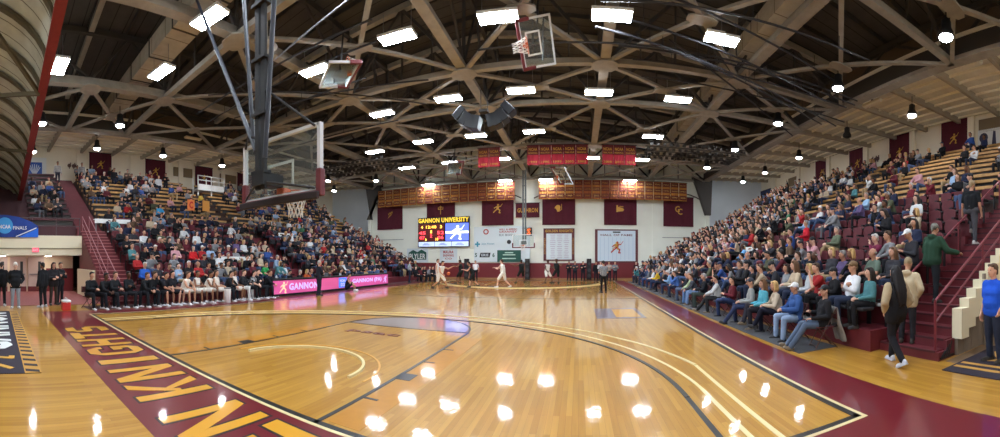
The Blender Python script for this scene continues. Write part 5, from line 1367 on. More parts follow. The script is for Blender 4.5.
def person(lb, loc, rz, key, J, top, legc, hair=('short', (60, 44, 34)), skin=None, fem=False, sleeve='long', short=False, coat=False, hood=False, shoe=(40, 38, 40), fine=False, scale=1.0, group=None, tn='jacket', ln='trousers', cat='person', puff=.012, eyes=False):
    bm, tm, lm = geo(key, J, fine, fem, sleeve, short, coat, hood, puff)
    o = link(bm, 'person', None, loc); o.rotation_euler = (0, 0, rz); o.scale = (scale,)*3
    o.color = rgba(skin or RND.choice(SKINS)); tag(o, lb, cat, group)
    t = link(tm, tn, o); t.color = rgba(top)
    l = link(lm, ln, o); l.color = rgba(legc)
    hm = headmat(J).to_4x4(); hm.translation = J['head']
    if hair:
        h = link(hair_mesh(hair[0]), 'cap' if hair[0] in ('cap', 'capback') else ('beanie' if hair[0] == 'beanie' else 'hair'), o); h.matrix_local = hm; h.color = rgba(hair[1])
        if hair[0] in ('cap', 'capback', 'beanie') and len(hair) > 2: h2 = link(hair_mesh('fringe'), 'hair', o); h2.matrix_local = hm; h2.color = rgba(hair[2])
    for n in 'LR':
        s = link(shoe_mesh('low'), 'shoe', o); s.color = rgba(shoe)
        d = J['to'+n]; x = d.cross(V((0, 0, 1))).normalized(); u = x.cross(d).normalized()
        m = M(((x.x, d.x, u.x), (x.y, d.y, u.y), (x.z, d.z, u.z))).to_4x4(); m.translation = J['an'+n]-u*.075; s.matrix_local = m
    if fine or eyes:
        for nm, me in face_meshes().items():
            if not fine and nm == 'mouth': continue
            f = link(me, nm.rstrip('-1'), o); f.matrix_local = hm
    return o

# palettes: (word, colour, weight)
TOPS = [('black', (24, 24, 28), 30), ('charcoal', (52, 52, 58), 13), ('navy', (36, 42, 66), 14), ('maroon', (88, 30, 40), 11), ('grey', (128, 130, 134), 10), ('white', (206, 208, 210), 8), ('pale blue', (138, 160, 188), 4),
        ('royal blue', (52, 80, 142), 3), ('beige', (176, 160, 136), 5), ('olive', (80, 84, 64), 4), ('green', (54, 96, 68), 1.2), ('red', (160, 40, 42), 2), ('pink', (200, 150, 158), 1.5), ('purple', (96, 82, 122), 1), ('teal', (76, 126, 132), 1), ('yellow', (204, 172, 70), .6), ('brown', (92, 72, 56), 4)]
LEGS = [('blue jeans', (72, 90, 124), 12), ('dark jeans', (44, 52, 74), 12), ('black trousers', (28, 28, 32), 14), ('khaki trousers', (160, 138, 104), 5), ('grey trousers', (100, 102, 108), 5)]
HAIRS = [('short brown hair', 'short', (72, 52, 38), 10), ('short dark hair', 'short', (34, 28, 26), 9), ('short grey hair', 'short', (142, 138, 134), 8), ('white hair', 'short', (206, 204, 200), 4), ('a bald head', 'fringe', (150, 140, 130), 5),
         ('long dark hair', 'long', (40, 30, 26), 6), ('long brown hair', 'long', (98, 68, 44), 5), ('blonde hair', 'bob', (196, 160, 104), 6), ('a black cap', 'cap', (30, 30, 34), 5), ('a white cap', 'cap', (224, 224, 224), 2), ('a maroon cap', 'cap', (104, 30, 42), 4), ('a navy cap', 'cap', (38, 46, 78), 3), ('a dark bob', 'bob', (50, 36, 30), 4)]
HW = {'short brown hair': 'brown-haired', 'short dark hair': 'dark-haired', 'short grey hair': 'grey-haired', 'white hair': 'white-haired', 'a bald head': 'bald', 'long dark hair': 'long-dark-haired', 'long brown hair': 'long-brown-haired', 'blonde hair': 'blonde', 'a dark bob': 'dark-bobbed'}
def pick(tab):
    t = RND.uniform(0, sum(x[-1] for x in tab))
    for x in tab:
        t -= x[-1]
        if t <= 0: return x
    return tab[-1]

# seated crowd poses
CP = {
 'lap': pose(True, arms='lap', nod=.05, lean=-.05), 'fwd': pose(True, arms='knees', lean=.42, legs='wide', nod=-.05), 'cross': pose(True, arms='cross', lean=-.10, legs='plain', yaw=-.3),
 'chin': pose(True, arms=('chin', 'lap'), lean=.22, legs='plain', yaw=.2), 'phone': pose(True, arms='phone', nod=.45, lean=.08), 'back': pose(True, arms='clasp', lean=-.18, legs=('over', 'plain'), side=.05, yaw=.25),
 'clasp': pose(True, arms='clasp', lean=.1, legs='wide', side=-.05, yaw=-.2, w=1.1), 'big': pose(True, arms='lap', lean=-.06, legs='wide', w=1.18, yaw=.1),
}
CK = list(CP)
STANDS = {-1: 'left', 1: 'right'}
def occ(s, r, y):
    """how full the stands are at row R, distance Y down the court"""
    if s > 0:
        if r <= 3: return .93 if r < 3 else (.9 if y > 9.5 or y < 7 else .55)
        if r <= 8: return .25 if y < 9 else (.16 if y < 14 and r in (4, 5, 6) else (.5 if y < 15 else .80))
        u = r-101; return (.10 if u > 4 else .16) if y < 12.5 else (.2 if y < 16 else (.32 if y < 21.5 else .52))
    if r <= 4: return .78
    if r <= 8: return .56 if y < 15 else .72
    u = r-101; return (.36 if y < 11 else .22) if y < 17 else .34
CAND = []
for (s, r, i, x, y, z) in SEATS: CAND.append((s, r, i, x, y, z))
for s in (-1, 1):
    for u in range(11):
        c, z = row_up(u)
        for i, y in enumerate(seat_ys(s)): CAND.append((s, 101+u, i+1, CX+s*(c-.06), y, z-.06))
    if s < 0:
        for u in range(1, 7):
            c, z = row_up(u)
            for i in range(4): CAND.append((-1, 201+u, i+1, CX-(c-.06), 4.2-.6*i, z-.06))
FORCED = {}      # seats whose sitter the photograph shows plainly
def force(px, py, r, s, **k):
    """the seat of row R whose sitter shows at column PX"""
    c, z = row_low(r) if r < 100 else row_up(r-101)
    X = CX+s*(c-.08); Y = X/math.tan((px-PX0)/FPX)
    best = min((q for q in CAND if q[0] == s and q[1] == r and q not in FORCED), key=lambda q: abs(q[4]-Y)); FORCED[best] = k
W_ = (216, 218, 222)
force(850, 300, 1, 1, top=('white', (232, 234, 238)), leg=LEGS[1], hair=('a brown cap', 'cap', (120, 92, 60)), pose='cross')
force(812, 285, 1, 1, top=('pale grey', (184, 190, 194)), leg=LEGS[0], hair=('blonde hair', 'bob', (196, 160, 104)), pose='lap')
force(798, 285, 1, 1, top=('beige', (190, 172, 146)), leg=LEGS[1], hair=HAIRS[6], pose='clasp')
force(868, 280, 2, 1, top=('green grey', (96, 112, 100)), leg=LEGS[2], hair=('a bald head', 'fringe', (150, 140, 130)), pose='clasp')
force(832, 250, 4, 1, top=('olive', (92, 102, 82)), leg=LEGS[3], hair=HAIRS[2], pose='back')
force(872, 262, 3, 1, top=('maroon', (120, 40, 70)), leg=LEGS[2], hair=HAIRS[3], pose='chin')
force(890, 242, 5, 1, top=('black', (28, 28, 32)), leg=LEGS[2], hair=HAIRS[5], pose='phone')
force(912, 238, 6, 1, top=('white', (214, 218, 220)), leg=LEGS[2], hair=HAIRS[5], pose='lap')
force(803, 252, 5, 1, top=('red', (190, 34, 48)), leg=LEGS[1], hair=HAIRS[2], pose='lap')
force(808, 240, 6, 1, top=('pale blue', (130, 164, 200)), leg=LEGS[1], hair=HAIRS[2], pose='back')
force(748, 264, 3, 1, top=('bright blue', (112, 172, 226)), leg=LEGS[1], hair=('a bald head', 'fringe', (150, 140, 130)), pose='fwd')
force(868, 222, 8, 1, top=('pale blue', (150, 184, 214)), leg=LEGS[0], hair=HAIRS[2], pose='back')
force(886, 222, 8, 1, top=('maroon', (110, 34, 48)), leg=LEGS[0], hair=HAIRS[1], pose='fwd')
force(913, 217, 101, 1, top=('maroon', (120, 40, 50)), leg=LEGS[1], hair=HAIRS[3], pose='lap')
force(928, 217, 101, 1, top=('maroon', (104, 30, 42)), leg=LEGS[2], hair=HAIRS[3], pose='chin')
force(951, 208, 102, 1, top=('pale blue', (160, 188, 220)), leg=LEGS[2], hair=HAIRS[6], pose='lap')
force(978, 175, 107, 1, top=('white', (224, 226, 230)), leg=LEGS[1], hair=HAIRS[0], pose='cross')
force(963, 180, 107, 1, top=('black', (28, 28, 32)), leg=LEGS[2], hair=HAIRS[1], pose='lap')
force(975, 153, 111, 1, top=('royal blue', (56, 96, 176)), leg=LEGS[1], hair=HAIRS[0], pose='fwd')
force(985, 160, 110, 1, top=('navy', (38, 46, 78)), leg=LEGS[2], hair=HAIRS[1], pose='lap')
force(190, 265, 3, -1, top=('red', (196, 34, 40)), leg=LEGS[1], hair=HAIRS[2], pose='lap')
force(144, 275, 1, -1, top=('royal blue', (46, 92, 178)), leg=LEGS[2], hair=HAIRS[3], pose='lap')
force(264, 272, 1, -1, top=('green', (52, 156, 84)), leg=LEGS[1], hair=HAIRS[0], pose='fwd')
force(158, 219, 102, -1, top=('sky blue', (66, 160, 214)), leg=LEGS[1], hair=HAIRS[5], pose='fwd')
PEOPLE = []
c_, z_ = row_up(8); XP = CX-c_; YP = XP/math.tan((208-PX0)/FPX)      # the camera platform keeps its benches free
for q in CAND:
    s, r, i, x, y, z = q
    if abs(x-XP) < 1.15 and abs(y-YP) < 1.7: continue
    if q in FORCED: PEOPLE.append((q, FORCED[q])); continue
    p = occ(s, r, y) if r < 200 else .42
    # nobody sits on the press tables' rows just behind them, some are gaps
    if RND.random() < p: PEOPLE.append((q, None))
def px_of(x, y): return PX0+FPX*math.atan2(x, y)
PEOPLE.sort(key=lambda e: (e[1] is None, math.hypot(e[0][3], e[0][4])))
N_IND = 300-N_HERO
USED = set()
def row_words(s, r):
    if r > 200: return '%s bench row of left gallery' % nth(r-200)
    if r > 100: return '%s wooden row of %s stand' % (nth(r-100), STANDS[s])
    return '%s seat row of %s stand' % (nth(r), STANDS[s])
FAR = []
for k, (q, F) in enumerate(PEOPLE):
    s, r, i, x, y, z = q
    st = RND.getstate()
    top, lg, hr, ps = pick(TOPS), pick(LEGS), pick(HAIRS), RND.choice(CK)
    if F: top, lg, hr, ps = F['top'], F['leg'], F['hair'], F['pose']
    rz = (PI/2 if s > 0 else -PI/2)+RND.gauss(0, .12)+(-.30 if s > 0 else .22)*(1 if y < 20 else .3)
    sc_ = RND.uniform(.93, 1.05); sk = RND.choice(SKINS) if RND.random() < .86 else RND.choice(DARKSK)
    coat = RND.random() < .25; sh = RND.random() < .1
    fem = hr[1] in ('long', 'bob')
    if k < N_IND:
        lb = '%s person in %s top, %s, %s from stairs' % (HW[hr[0]] if hr[0] in HW else hr[0].replace('a ', '').replace(' cap', '-capped'), top[0], row_words(s, r), nth(i))
        person(lb, (x, y, z), rz, ('c', ps), CP[ps], top[1], lg[1], (hr[1], hr[2]), sk, fem, 'short' if sh else 'long', False, coat, False, (46, 44, 46) if RND.random() < .6 else (190, 190, 194), scale=sc_, group='spectators in the stands', tn='jacket' if not sh else 'shirt', eyes=k < 170)
    else:
        FAR.append((x, y, z, rz, sc_, ps, top[1], lg[1], hr, sk, fem))
# everyone beyond the nearest three hundred: one far crowd
LOWG = {}
def low_parts(ps, hs, fem):
    k = (ps, hs)
    if k not in LOWG:
        J = CP[ps]; hm = headmat(J).to_4x4(); hm.translation = J['head']
        out = []
        for src, idx in ((geo(('c', ps), J, False, fem, 'long', False, False, False)[0], 0), (geo(('c', ps), J, False, fem, 'long', False, False, False)[1], 1), (geo(('c', ps), J, False, fem, 'long', False, False, False)[2], 2), (hair_mesh(hs), 3)):
            o = bpy.data.objects.new('t', src); TS.collection.objects.link(o); d = o.modifiers.new('d', 'DECIMATE'); d.ratio = {0: .42, 1: .5, 2: .45, 3: .4}[idx]
            me = bpy.data.meshes.new_from_object(worked(o)); bpy.data.objects.remove(o)
            vs = [(hm @ v.co) if idx == 3 else v.co.copy() for v in me.vertices]
            out.append((vs, [tuple(p.vertices) for p in me.polygons], idx)); bpy.data.meshes.remove(me)
        LOWG[k] = out
    return LOWG[k]
mb = MB()
for (x, y, z, rz, sc_, ps, tc, lc, hr, sk, fem) in FAR:
    mm = M.Translation((x, y, z)) @ M.Rotation(rz, 4, 'Z') @ M.Scale(sc_, 4)
    for vs, fs, idx in low_parts(ps, hr[1], fem): mb.add([mm @ v for v in vs], fs, rgba((sk, tc, lc, hr[2])[idx]))
if FAR:
    me = mb.mesh('far_crowd')
    ca = me.color_attributes.new('cloth_colour', 'FLOAT_COLOR', 'POINT')
    ca.data.foreach_set('color', [c for q in mb.col for c in q])
    for p in me.polygons: p.use_smooth = True
    me.materials.append(mat_attr('crowd_cloth'))
    o = link(me, 'crowd'); tag(o, 'distant seated spectators filling the far rows of both stands', 'crowd', None, 'stuff')
# seats: the nearest three hundred singly, the rest as one
SEATS.sort(key=lambda q: math.hypot(q[3], q[4]))
TAKEN = {e[0][:3] for e in PEOPLE}
proto = seat_proto(); first = True; REST = []
for k, (s, r, i, x, y, z) in enumerate(SEATS):
    rz = PI/2 if s > 0 else -PI/2
    if k < 300:
        o = proto if first else copy_tree(proto); first = False
        o.location = (x+s*.12, y, z); o.rotation_euler = (0, 0, rz)
        o['label'] = '%s maroon backed seat, %s, %s from the stairs' % ('occupied' if (s, r, i) in TAKEN else 'empty', row_words(s, r), nth(i)); o['group'] = 'maroon and black stadium seats'
        if (s, r, i) in TAKEN:
            for ch in o.children:
                if ch.name.startswith('seat'): ch.rotation_euler = (math.radians(-90), 0, 0); ch.location = (0, -.24, .30)
    else: REST.append((s, r, i, x, y, z))
mb = MB()
for (s, r, i, x, y, z) in REST:
    mm = M.Translation((x+s*.12, y, z)) @ M.Rotation(PI/2 if s > 0 else -PI/2, 4, 'Z')
    for ch in proto.children: mb.add([mm @ v.co for v in ch.data.vertices], [tuple(p.vertices) for p in ch.data.polygons], (CH_BACK if ch.name.startswith('back') else CH_PAN).node_tree.nodes['Principled BSDF'].inputs['Base Color'].default_value[:] if True else None)
me = mb.mesh('distant_seats'); ca = me.color_attributes.new('cloth_colour', 'FLOAT_COLOR', 'POINT'); ca.data.foreach_set('color', [c for q in mb.col for c in q])
me.materials.append(mat_attr('distant_seat_plastic', .6)); tag(link(me, 'distant_seating'), 'rows of maroon and black seats far down both stands', 'seats', None, 'stuff')
# ---------------------------------------------------------------- people the photograph shows one by one
FOLD_M = fold_proto(mat('chair_brown_steel', (92, 66, 60), .4, metal=.4), mat('chair_maroon_pad', (92, 40, 46), .7)); _fu = [False]
def fold_chair(x, y, rz, lb, grp, src=FOLD_M):
    o = src if not _fu[0] else copy_tree(src); _fu[0] = True
    o.location = (x, y, 0); o.rotation_euler = (0, 0, rz); o['label'] = lb; o['group'] = grp
    return o
JP = {}
def P_(key, sit=True, **k):
    if key not in JP: JP[key] = pose(sit, **k)
    return JP[key]
HR = {'brown': ('short', (72, 52, 38)), 'dark': ('short', (30, 26, 24)), 'grey': ('short', (168, 164, 160)), 'white': ('short', (220, 218, 214)), 'bald': ('fringe', (140, 130, 120)), 'curly': ('curly', (28, 22, 20)), 'long': ('long', (36, 28, 26)), 'longb': ('long', (110, 76, 48)), 'blond': ('bob', (196, 160, 104)), 'bun': ('bun', (60, 42, 32))}
# --- right floor row, along the sideline (nearest first)
RX = 4.82
F = [  # label, column, top, legs, hair, pose kwargs, extra
 ('person in black jacket and black cap on the end folding chair with legs stretched out', 823, (30, 30, 34), (84, 98, 120), ('cap', (28, 28, 32), (60, 50, 44)), dict(arms=('lap', 'phone'), lean=-.12, legs=('out', 'out'), yaw=.3), dict(coat=True)),
 ('person in blue jacket, white cap and pale jeans in the right front row', 795, (52, 84, 140), (150, 172, 204), ('cap', (226, 226, 224), (150, 140, 130)), dict(arms='clasp', lean=.0, legs='wide', w=1.1, yaw=-.1), dict(puff=.022)),
 ('person with sandy hair in a beige sweater and dark trousers in the right front row', 777, (188, 172, 150), (34, 36, 52), HR['blond'], dict(arms='clasp', lean=.12, legs=('over', 'plain')), dict(fem=True)),
 ('person in a bright teal top with brown hair in the right front row', 762, (86, 168, 188), (40, 38, 46), HR['longb'], dict(arms='lap', lean=-.05, legs=('plain', 'over')), dict(fem=True)),
 ('person in grey shirt with dark cap leaning beside the teal top', 749, (150, 152, 150), (50, 58, 88), ('cap', (50, 54, 66), (90, 80, 70)), dict(arms='lap', lean=-.1, legs=('out', 'plain'), yaw=.2), {}),
 ('person in maroon sweater and jeans with one leg crossed in the right front row', 731, (96, 30, 40), (52, 66, 104), HR['dark'], dict(arms='phone', lean=-.08, legs=('ankle', 'plain'), w=1.1), {}),
 ('person in pale grey hoodie and dark trousers in the right front row', 718, (182, 184, 184), (44, 46, 48), HR['dark'], dict(arms='knees', lean=.15, legs=('plain', 'out')), {}),
 ('person with grey hair in black top with a yellow emblem in the right front row', 704, (26, 28, 34), (60, 70, 66), HR['grey'], dict(arms='clasp', lean=.02, legs='plain'), {}),
 ('person in pale green shirt and blue jeans seventh along the right sideline', 693, (168, 184, 150), (104, 140, 190), HR['bald'], dict(arms='knees', lean=.3, legs='wide'), {}),
 ('person in light blue jeans and dark grey fleece on the right sideline', 684, (66, 70, 78), (128, 156, 200), HR['brown'], dict(arms='lap', lean=.0), {}),
 ('person in dark jacket with grey hair midway down the right sideline', 675, (40, 44, 52), (84, 96, 122), HR['grey'], dict(arms='cross', lean=-.1), {}),
 ('person in blue fleece bending forward midway down the right sideline', 665, (70, 104, 168), (40, 46, 66), HR['brown'], dict(arms='knees', lean=.4, legs='wide'), {}),
 ('person in pale blue shirt midway down the right sideline', 658, (132, 168, 206), (50, 58, 84), HR['white'], dict(arms='lap', lean=.1), {}),
 ('person in black coat beyond the pale blue shirt on the right sideline', 652, (34, 34, 38), (40, 44, 60), HR['dark'], dict(arms='clasp', lean=.05), {}),
 ('person in yellow shirt on the right sideline', 644, (220, 184, 50), (48, 60, 92), HR['grey'], dict(arms='lap', lean=.05), {}),
 ('person in white sweater on the right sideline beyond the yellow shirt', 639, (206, 208, 210), (50, 60, 90), HR['dark'], dict(arms='lap', lean=.1), {}),
 ('person in grey coat with blue jeans near the far end of the right sideline', 634, (110, 114, 120), (66, 84, 126), HR['brown'], dict(arms='knees', lean=.25), {}),
 ('person in navy coat near the far end of the right sideline', 630, (38, 46, 76), (50, 60, 84), HR['grey'], dict(arms='cross', lean=-.05), {}),
 ('person in black jacket last but one at the far end of the right sideline', 626, (28, 28, 32), (44, 48, 60), HR['dark'], dict(arms='lap'), {}),
 ('person in teal jacket farthest along the right sideline', 622, (60, 116, 122), (54, 60, 80), HR['white'], dict(arms='lap', lean=.1), {}),
]
for k, (lb, px, tc, lc, hr, kw, ex) in enumerate(F):
    X = RX; Y = X/math.tan((px-PX0)/FPX); Y = min(Y, 31.5)
    if k == 0: Y = X/math.tan((822-PX0)/FPX)
    if k > 8: Y = 13.2+(k-8)*1.5
    fine = k < 9; key = ('f', k) if fine else ('c', CK[k % len(CK)])
    J = pose(True, **kw) if fine else CP[CK[k % len(CK)]]
    rz = PI/2-.25+(.1 if k % 2 else -.05)
    person(lb, (X, Y, -.03), rz, key, J, tc, lc, hr, None, ex.get('fem', False), 'long', False, ex.get('coat', False), False, (48, 46, 48) if k % 3 else (120, 104, 84), fine, 1.0, 'spectators in the right front row', puff=ex.get('puff', .012))
    fold_chair(X, Y, rz, 'maroon folding chair under the '+lb[:lb.find(' in ', 8)].replace('person', 'person')+' ' + lb[lb.find(' in ', 8)+1:][:60].rsplit(' ', 1)[0] if False else 'maroon folding chair, %s from the near end of the right sideline' % nth(k+1), 'folding chairs along the right sideline')
# grey jacket over the end chair's back
e = V((RX, RX/math.tan((822-PX0)/FPX), 0)); mb = MB(); n = 9; rows = [(-.30, .52), (-.29, .72), (-.27, .87), (-.235, .85), (-.225, .7)]
rows = [(-.44, .10), (-.39, .32)]+rows
vs = []
for j, (yy, zz) in enumerate(rows):
    for i in range(n): u = -1+2*i/(n-1); vs.append(V((u*(.31-.02*j), yy-.03*math.cos(i*2.2)*(1 if j < 3 else .2), zz+(.03*math.sin(i*1.7) if j < 2 else 0))))
fs = [(j*n+i, j*n+i+1, (j+1)*n+i+1, (j+1)*n+i) for j in range(len(rows)-1) for i in range(n-1)]
mb.add(vs, fs); o = mb.build('draped_jacket', mat('grey_jacket', (146, 142, 138), .9, noise=.1), None, True, loc=e); o.rotation_euler = (0, 0, PI/2-.3)
sm = o.modifiers.new('s', 'SOLIDIFY'); sm.thickness = .025; sb = o.modifiers.new('b', 'SUBSURF'); sb.levels = 1; sb.render_levels = 2
tag(o, 'grey jacket draped over the back of the end folding chair', 'jacket')
# --- standing and climbing people on the right
def at(px, py, z=0): return at_z(px, py, z)
p = at(896, 364)
o = person('person with long dark hair in black vest over tan sleeves seen from behind at right', p, -.15, ('h', 'vest'), pose(False, arms='pocket', legs=('stepb', 'stepf'), sw=.175), (176, 158, 128), (30, 30, 36), ('long', (26, 22, 24)), (210, 160, 130), True, 'long', False, False, False, (196, 200, 214), True, 1.0, None, 'sweater', puff=.012)
J = pose(False, arms='pocket', legs=('stepb', 'stepf'), sw=.175)
mb = top_mb(J, 'none', True, False, .030); me = remesh(mb, 'vest', .013, 2200, 3); me.materials.append(CLOTHM); v = link(me, 'vest', o); v.color = rgba((34, 34, 38))
mb = MB(); c = J['neck']
for s in (-1, -.33, .33, 1): mb.caps(J['head']+V((s*.05, -.07, .0)), .06, c+V((s*.085, -.145, -.12)), .04, 8); mb.caps(c+V((s*.085, -.145, -.12)), .04, c+V((s*.055, -.165, -.34-.04*abs(s))), .022, 8)
me = remesh(mb, 'hair_length', .012, 800); me.materials.append(HAIRM); v = link(me, 'hair_length', o); v.color = rgba((26, 22, 24))
p = V((5.8, 4.72, .175))
person('person in a tan hooded coat standing behind the black vest by the stairs', p, -1.2, ('h', 'tancoat'), pose(False, arms='pocket', legs='stand', w=1.08, nod=.2), (196, 180, 150), (40, 40, 46), ('beanie', (150, 130, 100)), None, False, 'long', False, True, True, (60, 54, 48), True, .98, None, 'coat', puff=.026)
p = V((6.84, 4.85, .175*5))
person('person in a dark green hooded sweatshirt and grey cap climbing the right stairs', p, -PI/2-.1, ('h', 'hoodie'), pose(False, arms=('rail', 'rail'), legs=('climb', 'stand'), lean=.12, w=1.15, hip=.94), (38, 66, 50), (34, 38, 44), ('cap', (120, 120, 112), (70, 60, 50)), None, False, 'long', False, False, True, (52, 48, 46), True, 1.03, None, 'hooded_sweatshirt', puff=.03)
c_, z_ = row_low(8)
p = V((9.0, 5.05, .175*13))
person('person in black t-shirt and grey trousers higher on the right stairs', p, -PI/2+.1, ('h', 'blackt'), pose(False, arms='down', legs=('climb', 'stand'), lean=.06, w=1.12), (24, 26, 30), (74, 74, 80), ('short', (150, 128, 96)), None, False, 'short', False, False, False, (180, 176, 172), True, 1.03, None, 'shirt')
p = at(994, 362)
person('person in a bright blue polo shirt and dark jeans standing at the right edge', p, 1.25, ('h', 'polo'), pose(False, arms=('pocket', 'down'), legs='stand', w=1.22, yaw=-.1), (36, 88, 206), (44, 50, 68), ('short', (90, 68, 50)), (222, 168, 140), False, 'short', False, False, False, (50, 44, 40), True, 1.02, None, 'polo_shirt', puff=.02)
# --- people by the left doors
for px, py, rz, lb, tc, lc, hr, kw, sk in (
 (15.5, 308, -1.9, 'person in black jacket, grey sweatpants and white cap standing by the left doors', (26, 28, 32), (140, 146, 156), ('beanie', (220, 214, 206)), dict(arms='pocket', legs='stand', w=1.1), None),
 (43, 307, -.9, 'person in black jacket and black trousers standing with back turned below the exit sign', (24, 26, 30), (30, 30, 34), ('short', (24, 22, 22)), dict(arms='down', legs='stand'), DARKSK[0]),
 (53.5, 305, -1.6, 'person with dark hair and tan bag standing left of the pair by the gallery', (36, 34, 38), (60, 50, 46), ('long', (30, 24, 24)), dict(arms='folded', legs='stand'), None),
 (60, 304, -1.2, 'person in black tracksuit standing right of the pair by the gallery', (28, 30, 34), (30, 32, 38), ('short', (30, 26, 24)), dict(arms='cross', legs='stand', yaw=-.3), None),
 (1.5, 306, 1.2, 'person in black at the very left edge of the floor', (22, 22, 26), (30, 30, 34), ('short', (40, 32, 28)), dict(arms='pocket', legs='stand'), None)):
    person(lb, at(px, py), rz+PI if 'back' in lb else rz+.3, ('d', lb), pose(False, **kw), tc, lc, hr, sk, False, 'long', False, True, False, (190, 190, 194) if px < 50 else (50, 48, 48), True, 1.0, None, puff=.02)
# --- team bench on the left sideline
BX = -13.75
BN = [('black warm-up', 'dark', 0), ('black warm-up', 'dark', 1), ('black warm-up', 'brown', 0), ('black warm-up', 'dark', 1), ('black warm-up', 'brown', 0), ('black warm-up', 'brown', 0), ('black shirt and shorts', 'dark', 2), ('black shirt and shorts', 'dark', 2),
      ('white jersey', 'brown', 3), ('white jersey', 'dark', 4), ('white jersey', 'curly', 4), ('white jersey', 'brown', 3), ('black suit', 'dark', 5), ('dark jersey', 'dark', 4), ('black top and pale trousers', 'brown', 6), ('striped official shirt', 'dark', 7), ('black suit', 'dark', 5), ('black suit', 'brown', 5)]
PXB = [90, 102, 113.5, 129.5, 143, 152, 162, 173, 183.5, 196, 206.5, 217, 227, 235, 242.5, 250, 259, 266]
BK = ['clasp', 'fwd', 'clasp', 'cross', 'fwd', 'chin', 'fwd', 'lap', 'fwd', 'clasp', 'fwd', 'lap', 'fwd', 'lap', 'clasp', 'fwd', 'cross', 'fwd']
for k, ((nm, hr, ty), px, ps) in enumerate(zip(BN, PXB, BK)):
    Y = BX/math.tan((px-PX0)/FPX); z = -.03
    tc, lc, sl, sh, sk = {0: ((26, 28, 32), (28, 30, 36), 'long', False, None), 1: ((24, 26, 30), (26, 28, 34), 'long', False, DARKSK[1]), 2: ((28, 28, 34), (34, 34, 40), 'short', True, None), 3: ((226, 216, 204), (226, 222, 214), 'none', True, None), 4: ((222, 214, 204), (222, 218, 210), 'none', True, DARKSK[2]), 5: ((24, 26, 32), (28, 30, 36), 'long', False, None), 6: ((34, 36, 42), (206, 206, 206), 'long', False, None), 7: ((150, 150, 154), (26, 26, 30), 'short', False, None)}[ty]
    rz = -PI/2+.55
    fine = k < 8
    person('person in %s on the left bench, %s from its near end' % (nm, nth(k+1)), (BX, Y, z), rz, ('b', ps, ty) if sh or fine else ('c', ps), CP[ps], tc, lc, HR[hr], sk, False, sl, sh, False, False, (214, 214, 218), False, 1.06, 'team on the left bench', 'jersey' if sh else 'jacket', 'shorts' if sh else 'trousers')
    fold_chair(BX, Y, rz, 'maroon folding chair on the left bench, %s from its near end' % nth(k+1), 'folding chairs of the left bench')
# --- scorers behind the screen tables
for k, px in enumerate((279, 288, 297, 305, 312, 330, 338, 352, 358, 365, 372, 379)):
    X = -14.55; Y = X/math.tan((px-PX0)/FPX)
    tp = [('grey', (150, 150, 156)), ('white', (206, 206, 212)), ('maroon', (96, 30, 42)), ('navy', (38, 46, 78)), ('orange', (206, 96, 50)), ('black', (28, 28, 32))][(k*5+1) % 6]
    ps = ('lap', 'phone', 'fwd', 'chin')[k % 4]
    person('official in a %s top seated behind the screen tables, %s from the near end' % (tp[0], nth(k+1)), (X, Y, -.03), -PI/2+.3, ('c', ps), CP[ps], tp[1], (40, 42, 50), HR[('brown', 'dark', 'grey', 'blond', 'bald')[k % 5]], None, False, 'long', group='officials behind the screen tables')
    fold_chair(X, Y, -PI/2+.3, 'maroon folding chair behind the screen tables, %s from the near end' % nth(k+1), 'folding chairs behind the screen tables')
# --- coaches, staff and players
def stand(lb, px, py, rz, kw, tc, lc, hr, sk=None, sleeve='long', short=False, coat=False, scale=1.0, shoe=(40, 40, 44), tn='jacket', ln='trousers', fem=False, grp=None, dz=0):
    p = at(px, py); p.z = dz
    return person(lb, p, rz, ('s', lb), pose(False, **kw), tc, lc, hr, sk, fem, sleeve, short, coat, False, shoe, False, scale, grp, tn, ln)
stand('person in a dark suit standing before the pink screen tables', 319, 295.5, -.5, dict(arms='cross', legs='stand', w=1.08), (34, 38, 48), (36, 40, 52), HR['grey'], coat=True, scale=1.04)
stand('person in a grey shirt standing at the far end of the screen tables', 409.5, 282.8, -1.2, dict(arms='hips', legs='stand', w=1.1), (158, 170, 180), (30, 38, 58), HR['brown'], scale=1.05)
o = person('player in black kneeling on the floor before the blue screen square', at(347, 291), -1.0, ('s', 'kneel'), pose(True, hip=.2, arms='knees', legs=('floor', 'floor'), lean=.2), (26, 28, 34), (30, 32, 40), HR['dark'], None, False, 'none', True, False, False, (220, 220, 222), False, 1.05, None, 'jersey', 'shorts')
WJ, BJ = (228, 224, 216), (26, 30, 30)
stand('player in white dribbling on the far left of the court', 440, 288.3, 1.2-PI, dict(arms=('wide', 'swing'), legs=('stride', 'push'), lean=.35, hip=.80), WJ, WJ, HR['dark'], SKINS[1], 'none', True, shoe=(40, 40, 44), scale=1.12, tn='jersey', ln='shorts')
stand('player in white standing upright behind the dribbler', 437.5, 284.0, -1.4, dict(arms='down', legs='stand'), WJ, WJ, HR['brown'], None, 'none', True, scale=1.1, tn='jersey', ln='shorts')
stand('player in black guarding left of the far black loudspeaker', 461, 283.5, 1.4, dict(arms=('wide', 'up'), legs=('stride', 'stride'), lean=.1, hip=.84), BJ, BJ, HR['dark'], DARKSK[0], 'none', True, scale=1.12, tn='jersey', ln='shorts')
stand('player in black crouching in front of the far black loudspeaker', 473, 287, 1.9, dict(arms=('fwd', 'down'), legs=('stride', 'push'), lean=.45, hip=.78), BJ, BJ, HR['dark'], SKINS[3], 'none', True, scale=1.12, tn='jersey', ln='shorts')
stand('person in white shirt and black trousers by the far wall', 475.5, 280.6, PI, dict(arms='back', legs='stand'), (226, 226, 230), (28, 28, 36), HR['brown'], None, 'short', scale=1.02)
